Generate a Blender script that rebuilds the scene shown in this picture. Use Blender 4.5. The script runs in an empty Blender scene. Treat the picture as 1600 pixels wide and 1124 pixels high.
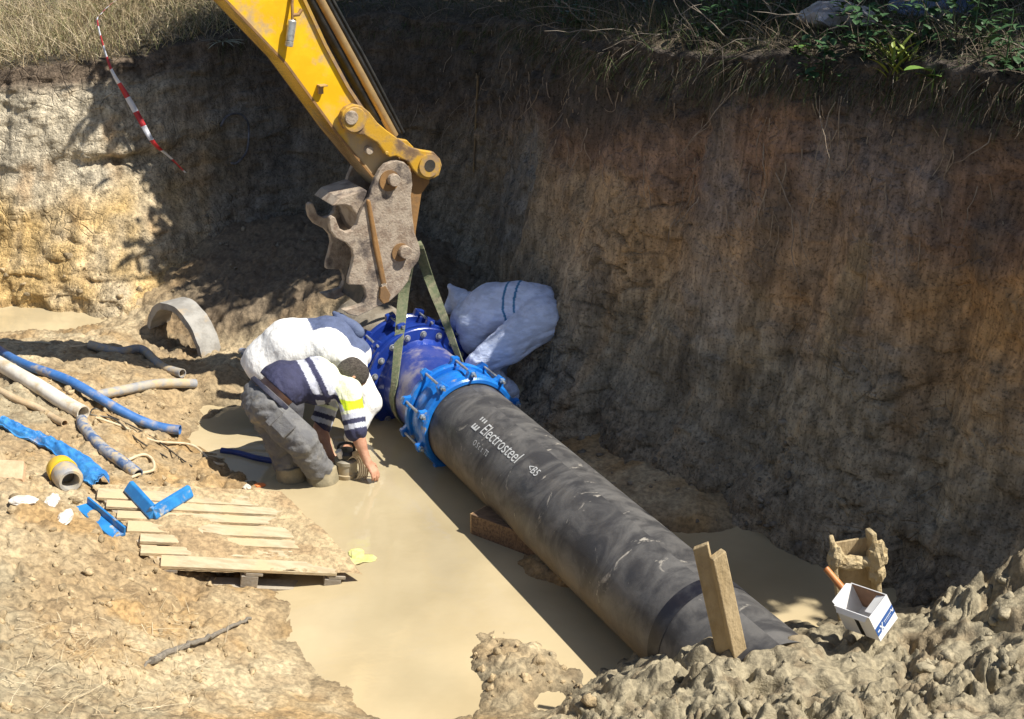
import bpy, bmesh, math
import numpy as np
from mathutils import Vector, Matrix
from mathutils.bvhtree import BVHTree

scene = bpy.context.scene
COL = scene.collection
R = math.radians

# ---------------------------------------------------------------- camera, sky, sun, exposure
CAM_Z, PITCH, FPX = 4.1728, 0.3897, 2000.0          # eye height over the water, tilt down, focal length in photo pixels
cam_data = bpy.data.cameras.new('camera')
cam = bpy.data.objects.new('camera', cam_data)
COL.objects.link(cam)
cam.location = (0, 0, CAM_Z)
cam.rotation_euler = (math.pi / 2 - PITCH, 0, 0)
cam_data.sensor_fit = 'HORIZONTAL'
cam_data.sensor_width = 36.0
cam_data.lens = 36.0 * FPX / 1600.0
cam_data.clip_start = 0.05
cam_data.clip_end = 600
scene.camera = cam

SUN_EL = R(55)
SUN_H = np.array([0.95, -0.312])                       # horizontal direction towards the sun
SUN_H = SUN_H / np.linalg.norm(SUN_H)
SUN_DIR = Vector((SUN_H[0] * math.cos(SUN_EL), SUN_H[1] * math.cos(SUN_EL), math.sin(SUN_EL)))
world = bpy.data.worlds.new('World')
scene.world = world
world.use_nodes = True
wn = world.node_tree
wn.nodes.clear()
w_out = wn.nodes.new('ShaderNodeOutputWorld')
w_bg = wn.nodes.new('ShaderNodeBackground')
w_sky = wn.nodes.new('ShaderNodeTexSky')
w_sky.sky_type = 'NISHITA'
w_sky.sun_disc = False
w_sky.sun_elevation = SUN_EL
w_sky.sun_rotation = math.atan2(SUN_H[0], SUN_H[1])
w_bg.inputs['Strength'].default_value = 0.068
wn.links.new(w_sky.outputs[0], w_bg.inputs[0])
wn.links.new(w_bg.outputs[0], w_out.inputs[0])

sun_data = bpy.data.lights.new('sun', 'SUN')
sun_data.energy = 5.0
sun_data.angle = R(0.5)
sun_data.color = (1.0, 0.95, 0.86)
sun = bpy.data.objects.new('sun', sun_data)
COL.objects.link(sun)
sun.location = (6, -3, 12)
sun.rotation_euler = SUN_DIR.to_track_quat('Z', 'Y').to_euler()

scene.view_settings.view_transform = 'Standard'
scene.view_settings.look = 'None'
scene.view_settings.gamma = 1.0
scene.view_settings.use_curve_mapping = False
scene.view_settings.exposure = 0.63

# ---------------------------------------------------------------- geometry helpers
rng = np.random.default_rng(11)
CP, SP = math.cos(PITCH), math.sin(PITCH)


def ray(px, py):
    X, Y = (px - 800) / FPX, (py - 562) / FPX
    return np.array([X, CP - Y * SP, -SP - Y * CP])


EYE = np.array([0, 0, CAM_Z])


def at(px, py, z=0.0):
    d = ray(px, py)
    return EYE + d * ((z - CAM_Z) / d[2])


def aty(px, py, y):
    d = ray(px, py)
    return EYE + d * (y / d[1])


def unit(v):
    v = np.asarray(v, float)
    return v / (np.linalg.norm(v) + 1e-12)


def _hash(ix, iy, iz, seed):
    h = (ix.astype(np.int64) * 374761393 + iy.astype(np.int64) * 668265263 + iz.astype(np.int64) * 2147483647 + seed * 144269504) & 0xFFFFFFFF
    h = ((h ^ (h >> 13)) * 1274126177) & 0xFFFFFFFF
    h = ((h ^ (h >> 16)) * 2246822519) & 0xFFFFFFFF
    return ((h ^ (h >> 15)) & 0xFFFFFF) / float(0xFFFFFF)


def vnoise(p, seed=0):
    p = np.asarray(p, float)
    i = np.floor(p).astype(np.int64)
    f = p - i
    f = f * f * f * (f * (f * 6 - 15) + 10)
    x, y, z = i[..., 0], i[..., 1], i[..., 2]
    out = 0
    for dx in (0, 1):
        wx = f[..., 0] if dx else 1 - f[..., 0]
        for dy in (0, 1):
            wy = f[..., 1] if dy else 1 - f[..., 1]
            for dz in (0, 1):
                wz = f[..., 2] if dz else 1 - f[..., 2]
                out = out + wx * wy * wz * _hash(x + dx, y + dy, z + dz, seed)
    return out * 2 - 1


def fbm(p, octaves=4, seed=0, gain=0.5, ridged=False):
    p = np.asarray(p, float)
    a, s, tot = 1.0, 0, 0
    for o in range(octaves):
        n = vnoise(p + 17.3 * o, seed + o)
        if ridged:
            n = 1 - 2 * np.abs(n)
        s = s + a * n
        tot += a
        p = p * 2.03
        a *= gain
    return s / tot


def worley(x, y, seed=0):
    """distance to the nearest and second nearest jittered point, and a random value of the nearest cell"""
    ix, iy = np.floor(x).astype(np.int64), np.floor(y).astype(np.int64)
    f1 = np.full(x.shape, 9.0)
    f2 = np.full(x.shape, 9.0)
    idv = np.zeros(x.shape)
    z = np.zeros_like(ix)
    for dx in (-1, 0, 1):
        for dy in (-1, 0, 1):
            cx, cy = ix + dx, iy + dy
            jx = _hash(cx, cy, z, seed)
            jy = _hash(cx, cy, z + 1, seed)
            d = np.hypot(cx + jx - x, cy + jy - y)
            r = _hash(cx, cy, z + 2, seed)
            near = d < f1
            f2 = np.where(near, f1, np.minimum(f2, d))
            idv = np.where(near, r, idv)
            f1 = np.where(near, d, f1)
    return f1, f2, idv


def sstep(a, b, x):
    t = np.clip((x - a) / (b - a), 0, 1)
    return t * t * (3 - 2 * t)


def lerp3(a, b, t):
    return np.asarray(a) * (1 - t[..., None]) + np.asarray(b) * t[..., None]


def spline(pts, n):
    """Catmull-Rom through pts, n samples"""
    P = np.asarray(pts, float)
    P = np.vstack([2 * P[0] - P[1], P, 2 * P[-1] - P[-2]])
    k = len(P) - 3
    t = np.linspace(0, k - 1e-9, n)
    i = t.astype(int)
    u = (t - i)[:, None]
    a, b, c, d = P[i], P[i + 1], P[i + 2], P[i + 3]
    return 0.5 * (2 * b + (c - a) * u + (2 * a - 5 * b + 4 * c - d) * u ** 2 + (3 * b - a - 3 * c + d) * u ** 3)


# ---------------------------------------------------------------- object helpers
def tag(o, label=None, cat=None, group=None, kind=None):
    if label:
        o['label'] = label
    if cat:
        o['category'] = cat
    if group:
        o['group'] = group
    if kind:
        o['kind'] = kind
    return o


def empty(name, loc, label, cat, group=None):
    o = bpy.data.objects.new(name, None)
    o.empty_display_size = 0.1
    o.location = Vector(loc)
    COL.objects.link(o)
    return tag(o, label, cat, group)


def add(name, verts, faces, mat, parent=None, smooth=True, cols=None, uv=None, bevel=0.0, subsurf=0):
    me = bpy.data.meshes.new(name)
    V = np.asarray(verts, float)
    if isinstance(faces, np.ndarray):
        F = faces.astype(np.int32)
        me.vertices.add(len(V))
        me.vertices.foreach_set('co', V.astype(np.float32).ravel())
        k = F.shape[1]
        me.loops.add(F.size)
        me.loops.foreach_set('vertex_index', F.ravel())
        me.polygons.add(len(F))
        me.polygons.foreach_set('loop_start', np.arange(0, F.size, k, dtype=np.int32))
        me.polygons.foreach_set('loop_total', np.full(len(F), k, dtype=np.int32))
        me.update(calc_edges=True)
        me.validate()
    else:
        me.from_pydata([tuple(v) for v in V], [], [tuple(f) for f in faces])
        me.update()
    if smooth:
        me.polygons.foreach_set('use_smooth', np.ones(len(me.polygons), dtype=bool))
    if cols is not None:
        at_ = me.color_attributes.new('col', 'FLOAT_COLOR', 'POINT')
        c4 = np.ones((len(V), 4), np.float32)
        c4[:, :3] = cols
        at_.data.foreach_set('color', c4.ravel())
    if uv is not None:
        ul = me.uv_layers.new(name='uv')
        vi = np.empty(len(me.loops), np.int32)
        me.loops.foreach_get('vertex_index', vi)
        ul.data.foreach_set('uv', np.asarray(uv, np.float32)[vi].ravel())
    for m in (mat if isinstance(mat, (list, tuple)) else [mat]):
        me.materials.append(m)
    o = bpy.data.objects.new(name, me)
    COL.objects.link(o)
    if parent is not None:
        o.parent = parent
        o.matrix_parent_inverse = Matrix.Translation(-parent.location) if parent.type == 'EMPTY' else parent.matrix_basis.inverted()
    if bevel:
        b = o.modifiers.new('bevel', 'BEVEL')
        b.width = bevel
        b.segments = 2
        b.limit_method = 'ANGLE'
        b.angle_limit = R(40)
    if subsurf:
        sm = o.modifiers.new('sub', 'SUBSURF')
        sm.levels = sm.render_levels = subsurf
    return o


def grid_faces(nr, nc, wrap=False):
    r = np.arange(nr - 1)[:, None]
    c = np.arange(nc if wrap else nc - 1)[None, :]
    c2 = (c + 1) % nc
    f = np.stack([r * nc + c, r * nc + c2, (r + 1) * nc + c2, (r + 1) * nc + c], -1)
    return f.reshape(-1, 4)


class MB:
    """collects shapes for one mesh"""

    def __init__(self):
        self.v, self.f = [], []

    def push(self, verts, faces):
        o = len(self.v)
        self.v += [tuple(map(float, x)) for x in verts]
        self.f += [tuple(int(i) + o for i in f) for f in faces]
        return self

    def box(self, c, ax, ay, az):
        """centre and three half-axis vectors"""
        c, ax, ay, az = map(np.asarray, (c, ax, ay, az))
        if np.dot(np.cross(ax, ay), az) < 0:
            ax = -ax
        vs = [c + sx * ax + sy * ay + sz * az for sz in (-1, 1) for sy in (-1, 1) for sx in (-1, 1)]
        return self.push(vs, [(0, 2, 3, 1), (4, 5, 7, 6), (0, 1, 5, 4), (2, 6, 7, 3), (0, 4, 6, 2), (1, 3, 7, 5)])

    def tube(self, path, r, n=10, cap=True, flat=1.0):
        P = np.asarray(path, float)
        rr = np.broadcast_to(np.asarray(r, float), (len(P),))
        T = np.gradient(P, axis=0)
        T /= np.linalg.norm(T, axis=1)[:, None] + 1e-12
        ref = np.array([0, 0, 1.0]) if abs(T[0][2]) < 0.9 else np.array([1.0, 0, 0])
        vs = []
        nrm = unit(np.cross(T[0], ref))
        for i in range(len(P)):
            nrm = unit(nrm - T[i] * np.dot(nrm, T[i]))
            b = np.cross(T[i], nrm)
            for k in range(n):
                a = 2 * math.pi * k / n
                vs.append(P[i] + rr[i] * (math.cos(a) * nrm + math.sin(a) * b * flat))
        fs = []
        for i in range(len(P) - 1):
            for k in range(n):
                k2 = (k + 1) % n
                fs.append((i * n + k, i * n + k2, (i + 1) * n + k2, (i + 1) * n + k))
        if cap:
            fs.append(tuple(range(n - 1, -1, -1)))
            fs.append(tuple((len(P) - 1) * n + k for k in range(n)))
        return self.push(vs, fs)

    def lathe(self, o, axis, prof, n=64, ref=None, a0=0.0, a1=2 * math.pi, closed_prof=False):
        """prof: list of (s along axis, radius)"""
        o, axis = np.asarray(o, float), unit(axis)
        ref = np.array([0, 0, 1.0]) if ref is None else np.asarray(ref, float)
        e = unit(ref - axis * np.dot(ref, axis))
        b = np.cross(axis, e)
        full = abs(a1 - a0 - 2 * math.pi) < 1e-6
        m = n if full else n + 1
        vs = []
        for s, r in prof:
            for k in range(m):
                a = a0 + (a1 - a0) * k / n
                vs.append(o + axis * s + r * (math.cos(a) * e + math.sin(a) * b))
        fs = []
        L = len(prof)
        rows = [(i, (i + 1) % L) for i in range(L if closed_prof else L - 1)]
        for i, j in rows:
            for k in range(n):
                k2 = (k + 1) % m
                fs.append((i * m + k, j * m + k, j * m + k2, i * m + k2))
        if closed_prof and not full:
            fs.append(tuple(i * m for i in range(L)))
            fs.append(tuple(i * m + m - 1 for i in range(L - 1, -1, -1)))
        return self.push(vs, fs)

    def prism(self, poly, off):
        """polygon (3D points) extruded by vector off"""
        P = [np.asarray(p, float) for p in poly]
        off = np.asarray(off, float)
        n = len(P)
        nrm = sum((np.cross(P[i], P[(i + 1) % n]) for i in range(n)), np.zeros(3))
        if np.dot(nrm, off) > 0:
            P = P[::-1]
        fs = [tuple(range(n)), tuple(range(2 * n - 1, n - 1, -1))]
        fs += [(i, n + i, n + (i + 1) % n, (i + 1) % n) for i in range(n)]
        return self.push(P + [p + off for p in P], fs)

    def build(self, name, mat, parent=None, smooth=False, bevel=0.0, **k):
        o = add(name, self.v, self.f, mat, parent, smooth, bevel=bevel, **k)
        if smooth:
            try:
                o.data.set_sharp_from_angle(angle=R(38))
            except Exception:
                pass
        bm = bmesh.new()
        bm.from_mesh(o.data)
        bmesh.ops.recalc_face_normals(bm, faces=bm.faces)
        bm.to_mesh(o.data)
        bm.free()
        return o


# ---------------------------------------------------------------- materials
def newmat(name):
    m = bpy.data.materials.new(name)
    m.use_nodes = True
    n = m.node_tree.nodes
    return m, n, m.node_tree.links, n['Principled BSDF']


def mat(name, color, rough=0.6, color2=None, scale=8.0, detail=6.0, metal=0.0, bump=0.0, bump_scale=40.0, spec=0.5, mix=(0.4, 0.62),
        dirt=None, dirt_scale=3.0, dirt_range=(0.5, 0.7), vcol=False, coat=0.0, stretch=None, bumpmix=False, dirt_rough=0.9, transmission=0.0):
    m, n, l, b = newmat(name)
    tc = n.new('ShaderNodeTexCoord')
    src = tc.outputs['Object']
    if stretch:
        mp = n.new('ShaderNodeMapping')
        mp.inputs['Scale'].default_value = stretch
        l.new(src, mp.inputs[0])
        src_s = mp.outputs[0]
    else:
        src_s = src

    def noise(sc, de=detail, s=src_s):
        t = n.new('ShaderNodeTexNoise')
        t.inputs['Scale'].default_value = sc
        t.inputs['Detail'].default_value = de
        t.inputs['Roughness'].default_value = 0.62
        l.new(s, t.inputs['Vector'])
        return t.outputs['Fac']

    def ramp(s, a, c):
        r = n.new('ShaderNodeMapRange')
        r.interpolation_type = 'SMOOTHSTEP'
        r.inputs['From Min'].default_value = a
        r.inputs['From Max'].default_value = c
        l.new(s, r.inputs['Value'])
        return r.outputs[0]

    def mixc(f, a, c):
        mx = n.new('ShaderNodeMix')
        mx.data_type = 'RGBA'
        l.new(f, mx.inputs['Factor'])
        for val, sk in ((a, mx.inputs[6]), (c, mx.inputs[7])):
            if isinstance(val, tuple):
                sk.default_value = (*val, 1)
            else:
                l.new(val, sk)
        return mx.outputs[2]

    if vcol:
        va = n.new('ShaderNodeAttribute')
        va.attribute_name = 'col'
        base = va.outputs['Color']
        if color2 is not None:      # colour2 is a factor pair (dark, light) multiplied on
            ml = n.new('ShaderNodeMix')
            ml.data_type = 'RGBA'
            ml.blend_type = 'MULTIPLY'
            ml.inputs['Factor'].default_value = 1
            l.new(base, ml.inputs[6])
            l.new(mixc(ramp(noise(scale), *mix), tuple([color2[0]] * 3), tuple([color2[1]] * 3)), ml.inputs[7])
            base = ml.outputs[2]
    else:
        base = tuple(color)
        if color2 is not None:
            base = mixc(ramp(noise(scale), *mix), base, tuple(color2))
    if bumpmix:      # soil specks painted as pit shade, and leaning scrape streaks in the cut clay
        mps = n.new('ShaderNodeMapping')
        mps.inputs['Scale'].default_value = (1.0, 1.0, .10)
        mps.inputs['Rotation'].default_value = (0, .16, 0)
        l.new(src, mps.inputs[0])
        for fac_, lo_, hi_ in ((ramp(noise(58.0, 4.0, src), .33, .50), .50, 1.08), (ramp(noise(30.0, 5.0, mps.outputs[0]), .35, .62), .74, 1.16)):
            ml = n.new('ShaderNodeMix')
            ml.data_type = 'RGBA'
            ml.blend_type = 'MULTIPLY'
            ml.inputs['Factor'].default_value = 1
            l.new(base, ml.inputs[6])
            l.new(mixc(fac_, (lo_,) * 3, (hi_,) * 3), ml.inputs[7])
            base = ml.outputs[2]
    rough_out = None
    if dirt is not None:
        df = ramp(noise(dirt_scale, 8.0, src), *dirt_range)
        base = mixc(df, base, tuple(dirt))
        mr = n.new('ShaderNodeMix')
        mr.inputs[2].default_value = rough
        mr.inputs[3].default_value = dirt_rough
        l.new(df, mr.inputs['Factor'])
        rough_out = mr.outputs[0]
    if isinstance(base, tuple):
        b.inputs['Base Color'].default_value = (*base, 1)
    else:
        l.new(base, b.inputs['Base Color'])
    b.inputs['Roughness'].default_value = rough
    if rough_out is not None:
        l.new(rough_out, b.inputs['Roughness'])
    b.inputs['Metallic'].default_value = metal
    b.inputs['Specular IOR Level'].default_value = spec
    b.inputs['Coat Weight'].default_value = coat
    b.inputs['Transmission Weight'].default_value = transmission
    if bump:
        bp = n.new('ShaderNodeBump')
        bp.inputs['Strength'].default_value = bump
        bp.inputs['Distance'].default_value = 0.02
        hsrc = noise(bump_scale, 5.0)
        if bumpmix:           # larger lumps and clay cracks on top of the fine grain
            vo = n.new('ShaderNodeTexVoronoi')
            vo.feature = 'DISTANCE_TO_EDGE'
            vo.inputs['Scale'].default_value = 10.0
            mpv = n.new('ShaderNodeMapping')
            mpv.inputs['Scale'].default_value = (1.0, 1.0, .75)
            l.new(src, mpv.inputs[0])
            l.new(mpv.outputs[0], vo.inputs['Vector'])
            crk = ramp(vo.outputs['Distance'], 0.0, .09)
            msk = ramp(noise(2.3, 4.0, src), .48, .62)
            m1 = n.new('ShaderNodeMix')
            m1.inputs[2].default_value = 1.0
            l.new(msk, m1.inputs['Factor'])
            l.new(crk, m1.inputs[3])
            a1_ = n.new('ShaderNodeMath')
            a1_.operation = 'MULTIPLY_ADD'
            a1_.inputs[1].default_value = 1.1
            l.new(noise(9.0, 5.0, src), a1_.inputs[0])
            l.new(hsrc, a1_.inputs[2])
            a2_ = n.new('ShaderNodeMath')
            a2_.operation = 'MULTIPLY_ADD'
            a2_.inputs[1].default_value = .55
            l.new(m1.outputs[0], a2_.inputs[0])
            l.new(a1_.outputs[0], a2_.inputs[2])
            hsrc = a2_.outputs[0]
            bp.inputs['Distance'].default_value = .03
        l.new(hsrc, bp.inputs['Height'])
        l.new(bp.outputs[0], b.inputs['Normal'])
    return m


MUD = (0.47, 0.345, 0.19)
# ---------------------------------------------------------------- the pit floor and mud banks: one sheet of relief
CTRL_PX = [
    # water bed
    (330, 665, -.14), (400, 690, -.2), (560, 800, -.25), (620, 900, -.25), (600, 1000, -.2), (700, 1100, -.16), (560, 690, -.25), (640, 760, -.25),
    (620, 1120, -.12), (520, 1010, -.12), (760, 900, -.2), (850, 960, -.16), (700, 960, -.18), (930, 1010, -.14), (560, 640, -.25),
    # left shore, at the water line
    (330, 640, .01), (288, 682, .0), (318, 706, .0), (372, 745, .02), (440, 778, .0), (485, 835, -.03), (520, 910, -.05), (450, 945, .0), (462, 1010, .0), (545, 1075, .0), (592, 1124, .0),
    # left bank
    (250, 640, .14), (150, 600, .30), (60, 560, .34), (0, 545, .36), (90, 540, .30), (180, 560, .27), (230, 600, .22), (100, 700, .36), (0, 650, .42), (0, 760, .52),
    (110, 850, .46), (200, 950, .38), (100, 1000, .55), (0, 1100, .78), (300, 1000, .22), (400, 1080, .13), (380, 960, .12), (200, 1100, .45), (340, 760, .07), (250, 720, .18),
    (290, 830, .14), (180, 800, .3), (400, 860, .05), (330, 905, .07), (400, 915, .0), (330, 595, .17), (365, 570, .18), (300, 562, .02), (270, 545, -.02), (325, 575, .04), (390, 590, .02), (240, 530, .05), (170, 530, .14),
    # puddle by the far bank
    (0, 524, .06), (110, 529, .05), (160, 516, .02), (205, 502, .02), (60, 505, -.1), (140, 498, -.08), (-150, 505, -.1), (-150, 530, .08), (225, 490, .12),
    # mound behind the broken pipe ring and the dark slope behind
    (350, 500, .22), (300, 470, .25), (370, 470, .35), (420, 460, .4), (200, 470, .1), (100, 465, .04), (0, 468, .02),
    # mud under the pipe and mud island
    (800, 862, .0), (845, 885, .05), (880, 905, .03), (790, 1010, .06), (850, 1045, .07), (800, 1065, .06), (755, 1035, .04), (720, 1000, -.05), (735, 1095, -.05), (800, 960, -.03), (925, 1065, -.04), (855, 1112, -.06), (700, 1050, -.1),
    # mud heap in front on the right
    (870, 1124, .12), (960, 1085, .30), (1010, 1064, .42), (1060, 1052, .54), (1120, 1028, .53), (1200, 1010, .54), (1300, 1005, .44), (1440, 1010, .44), (1490, 975, .52), (1560, 905, .66), (1610, 870, .75),
    (1000, 1124, .46), (1150, 1110, .56), (1300, 1090, .56), (1450, 1080, .60), (1600, 1050, .8), (1600, 1124, .85),
    (1060, 1085, .52), (1200, 1060, .55), (1300, 1045, .50), (1400, 1050, .48),
    # water on the right
    (1160, 930, -.2), (1230, 930, -.2), (1280, 905, -.18), (1330, 950, -.1), (1200, 960, -.15),
]
CTRL_W = [
    (.35, 8.95, .10), (.75, 8.45, .10), (1.15, 7.95, .14), (.75, 7.75, .07), (1.0, 7.45, .05), (1.3, 7.3, .04), (1.55, 7.5, .02), (2.0, 6.9, -.02), (2.6, 6.3, .10), (3.1, 5.9, .4), (1.05, 6.9, -.16), (0.5, 7.9, .05), (0.0, 8.9, -.06),
    (-1.35, 10.2, .55), (-1.1, 10.0, .5), (-1.55, 10.5, .6), (-1.75, 10.3, .4), (-.15, 9.5, .05), (-.3, 10.2, .2), (-.55, 11.0, .35), (-1.0, 11.6, .5), (-1.5, 12.0, .6), (-2.1, 12.3, .6), (-2.8, 12.4, .5), (-3.4, 12.0, .3), (-2.0, 11.0, .45),
    (-1.75, 9.5, -.05), (-2.2, 10.2, .12), (-4.2, 12.0, .1), (-5.2, 12.1, .1), (-.2, 11.8, .5), (.3, 10.0, .3), (-1.9, 9.0, -.1),
    (-7, 11, .3), (-7, 8, 1.2), (-6, 9.6, .4), (-5.2, 7, .9), (-4.4, 5, 1.2), (-3, 4, 1.2), (-1, 4.2, .75), (1, 4.2, .9), (3, 4.2, 1.1), (4, 4.5, 1.4), (5, 4, 2), (0, 2.4, 2.0), (3, 2.4, 2.0), (-3, 2.4, 2.0), (-8, 5, 2.0), (6, 2.5, 2.5), (-1, 4.9, .3), (0.3, 4.9, .4), (1.6, 4.9, .60), (1.24, 5.18, .60), (1.42, 4.87, .58), (.98, 5.22, .54), (1.72, 5.2, .46), (1.40, 5.18, .62), (1.25, 4.7, .66),
]
ctrl = np.array([list(at(x, y, z)) for x, y, z in CTRL_PX] + [list(c) for c in CTRL_W])


def _rbf_fit(P, lam=0.004):
    d = np.linalg.norm(P[:, None, :2] - P[None, :, :2], axis=2)
    A = d + np.eye(len(P)) * lam
    n = len(P)
    M = np.zeros((n + 3, n + 3))
    M[:n, :n] = A
    M[:n, n] = 1
    M[:n, n + 1:] = P[:, :2]
    M[n, :n] = 1
    M[n + 1:, :n] = P[:, :2].T
    return np.linalg.solve(M, np.concatenate([P[:, 2], np.zeros(3)]))


_w = _rbf_fit(ctrl)


def base_height(x, y):
    out = _w[-3] + _w[-2] * x + _w[-1] * y
    for i, c in enumerate(ctrl):
        out = out + _w[i] * np.hypot(x - c[0], y - c[1])
    return out


NU, NV = 860, 640
uu = np.linspace(-0.74, 0.64, NU)
yy = np.exp(np.linspace(math.log(2.6), math.log(13.6), NV))
GY, GU = np.meshgrid(yy, uu, indexing='ij')
GX = GU * GY
# coarse interpolation of the height keeps the solve quick
cu, cy = np.linspace(-0.74, 0.64, 216), np.exp(np.linspace(math.log(2.6), math.log(13.6), 161))
CY, CU = np.meshgrid(cy, cu, indexing='ij')
CH = base_height(CU * CY, CY)
fi = np.linspace(0, 160, NV)
fj = np.linspace(0, 215, NU)
i0 = np.minimum(fi.astype(int), 159)
j0 = np.minimum(fj.astype(int), 214)
ti, tj = (fi - i0)[:, None], (fj - j0)[None, :]
GH = (CH[i0][:, j0] * (1 - ti) + CH[i0 + 1][:, j0] * ti) * (1 - tj) + (CH[i0][:, j0 + 1] * (1 - ti) + CH[i0 + 1][:, j0 + 1] * ti) * tj

p3 = np.stack([GX, GY, np.zeros_like(GX)], -1)
warp = np.stack([fbm(p3 * 5, 3, 3), fbm(p3 * 5 + 40, 3, 4)], -1) * 0.07
WX, WY = GX + warp[..., 0], GY + warp[..., 1]
a1, a2, aid = worley(WX * 7.5, WY * 7.5, 5)       # patches of about 13 cm
b1, b2, bid = worley(WX * 19 + 3, WY * 19, 6)     # crumbs of about 5 cm
W3 = np.stack([WX, WY, GH], -1)


def billow(p, octv, seed, gain=.55):
    s_, a_, t_ = 0, 1.0, 0
    for o_ in range(octv):
        n_1 = np.clip(np.abs(vnoise(p + 11.7 * o_, seed + o_)) * 1.7, 0, 1)
        s_ = s_ + a_ * (1 - (1 - n_1) ** 2)
        t_ += a_
        p = p * 2.1
        a_ *= gain
    return s_ / t_


lump = .55 * billow(W3 * 4.3, 4, 5) + .45 * billow(W3 * 2.4 + 8, 3, 15)
lump2 = billow(W3 * 12.0 + 4, 3, 25, .6)
crumb = np.sqrt(np.clip(1 - b1 * b1 * 1.2, 0, 1)) * (.2 + bid) - np.exp(-((b2 - b1) / .12) ** 2) * .25
big = fbm(p3 * 1.7, 4, 8)
mid_n = fbm(p3 * 6.0, 4, 9)
# how cloddy each region is
heap = sstep(.22, .62, GX + .25 * (5.6 - GY)) * sstep(6.7, 5.9, GY)
isl = np.exp(-(((GX - .02) / .5) ** 2 + ((GY - 6.0) / .45) ** 2))
left = sstep(-1.0, -1.9, GX) * sstep(9.6, 9.0, GY)
back = sstep(9.2, 10.0, GY)
patch = sstep(-.25, .35, fbm(p3 * .9 + 9, 3, 12))
above = sstep(-.16, .04, GH)
hp_var = sstep(-.35, .45, fbm(p3 * 2.1 + 61, 3, 161))
rel = (lump - .55) * (.025 + heap * (.06 + .17 * hp_var) + .06 * isl + .075 * left * (.25 + patch) + .06 * back)
rel += (lump2 - .55) * (.015 + heap * (.016 + .03 * hp_var ** 2) + .05 * isl + .032 * left + .03 * back)
rel += crumb * (.002 + .003 * heap + .006 * left * patch + .006 * isl)
amp = .014 + .05 * heap + .035 * isl + .02 * left + .02 * back
rel += above * (big * (.03 + .05 * heap) + mid_n * (.012 + .02 * heap + .02 * left + .035 * back + .01 * isl))
ridg = fbm(p3 * 3.2 + 5, 3, 21, ridged=True)
rel -= above * sstep(.5, .85, ridg) * (.045 * left + .09 * heap + .03 * back)       # cracks and pockets


def blur2(a_, k):
    for ax_b in (0, 1):
        c_ = np.cumsum(np.concatenate([np.take(a_, [0] * (k + 1), ax_b), a_, np.take(a_, [-1] * k, ax_b)], ax_b), ax_b)
        m_ = a_.shape[ax_b]
        a_ = (np.take(c_, range(2 * k + 1, 2 * k + 1 + m_), ax_b) - np.take(c_, range(0, m_), ax_b)) / (2 * k + 1)
    return a_


soft = np.clip(.85 * heap + .6 * isl + .35 * left, 0, .85)             # wet clay slumps smooth
rel = rel * (1 - soft) + blur2(rel, 2) * soft
rel += heap * (.016 * fbm(W3 * 15, 4, 171) - .06 * sstep(.42, .8, fbm(W3 * 5.5 + 3, 3, 172, ridged=True)) * hp_var + .05 * (lump2 - .55) * hp_var)
GZ = GH + rel * (.25 + .75 * above)
DX = above * .35 * amp * fbm(p3 * 14 + 3, 2, 31)
DY = above * .35 * amp * fbm(p3 * 14 + 30, 2, 32)
gv = np.stack([GX + DX, GY + DY, GZ], -1)

pale, tan_, ochre, grey, brown = (.48, .385, .24), (.37, .27, .15), (.39, .245, .10), (.285, .25, .17), (.21, .145, .08)
t1 = sstep(-.25, .35, fbm(p3 * 1.3 + 3, 4, 41))
t2 = sstep(-.05, .45, fbm(p3 * 2.6 + 13, 4, 42))
t3 = sstep(.0, .5, fbm(p3 * 9 + 23, 3, 43))
gc = lerp3(tan_, pale, t1)
gc = lerp3(gc, np.broadcast_to(ochre, gc.shape), t2 * (.75 - .5 * heap))
gc = lerp3(gc, np.broadcast_to(pale, gc.shape), sstep(.7, 1.0, aid) * .5 * (1 - heap))
gc = lerp3(gc, np.broadcast_to(grey, gc.shape), np.clip(.85 * heap + .6 * sstep(.1, .5, fbm(p3 * 1.1 + 77, 3, 44)), 0, .85))
gc = lerp3(gc, np.broadcast_to(brown, gc.shape), t3 * .45 + .35 * back * t2)
gc = gc * (1 + .22 * (bid - .5)[..., None])
gc = lerp3(gc, np.broadcast_to((.15, .115, .08), gc.shape), sstep(9.9, 10.7, GY + .4 * big) * sstep(-3.6, -2.7, GX) * .85)      # darker brown soil towards the far end
wet = sstep(.06, -.01, GZ) * .28                     # the soaked rim along the water is darker
gc = gc * (1 - wet[..., None])

m_mud = mat('mud', MUD, 0.8, color2=(0.66, 1.14), scale=30, vcol=True, bump=0.6, bump_scale=60, spec=0.3, mix=(.35, .65))
ground = add('ground', gv.reshape(-1, 3), grid_faces(NV, NU), m_mud, cols=gc.reshape(-1, 3))
tag(ground, kind='structure')

# ---------------------------------------------------------------- the cut earth walls and the land above them
FOOT = [(6.3, 2.0), (4.9, 3.9), (3.75, 5.15), (2.62, 6.35), (1.95, 7.0), (1.05, 8.0), (.22, 8.98), (-.12, 9.9), (-.35, 10.9), (-.65, 11.8), (-1.3, 12.35), (-2.2, 12.55), (-3.1, 12.2), (-3.9, 11.82), (-4.9, 11.85), (-6.3, 12.0), (-8.5, 12.2), (-11, 12)]
dense = spline(FOOT, 4000)
seg = np.r_[0, np.cumsum(np.linalg.norm(np.diff(dense, axis=0), axis=1))]
SLEN = seg[-1]
NS = 1040
dens = np.interp(np.linspace(0, 1, NS), [0, .1, .18, .78, .9, 1], [0, .04, .12, .86, .94, 1])   # finer where the photo looks
S = dens * SLEN
PX_, PY_ = np.interp(S, seg, dense[:, 0]), np.interp(S, seg, dense[:, 1])
ker = np.ones(61) / 61


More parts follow.
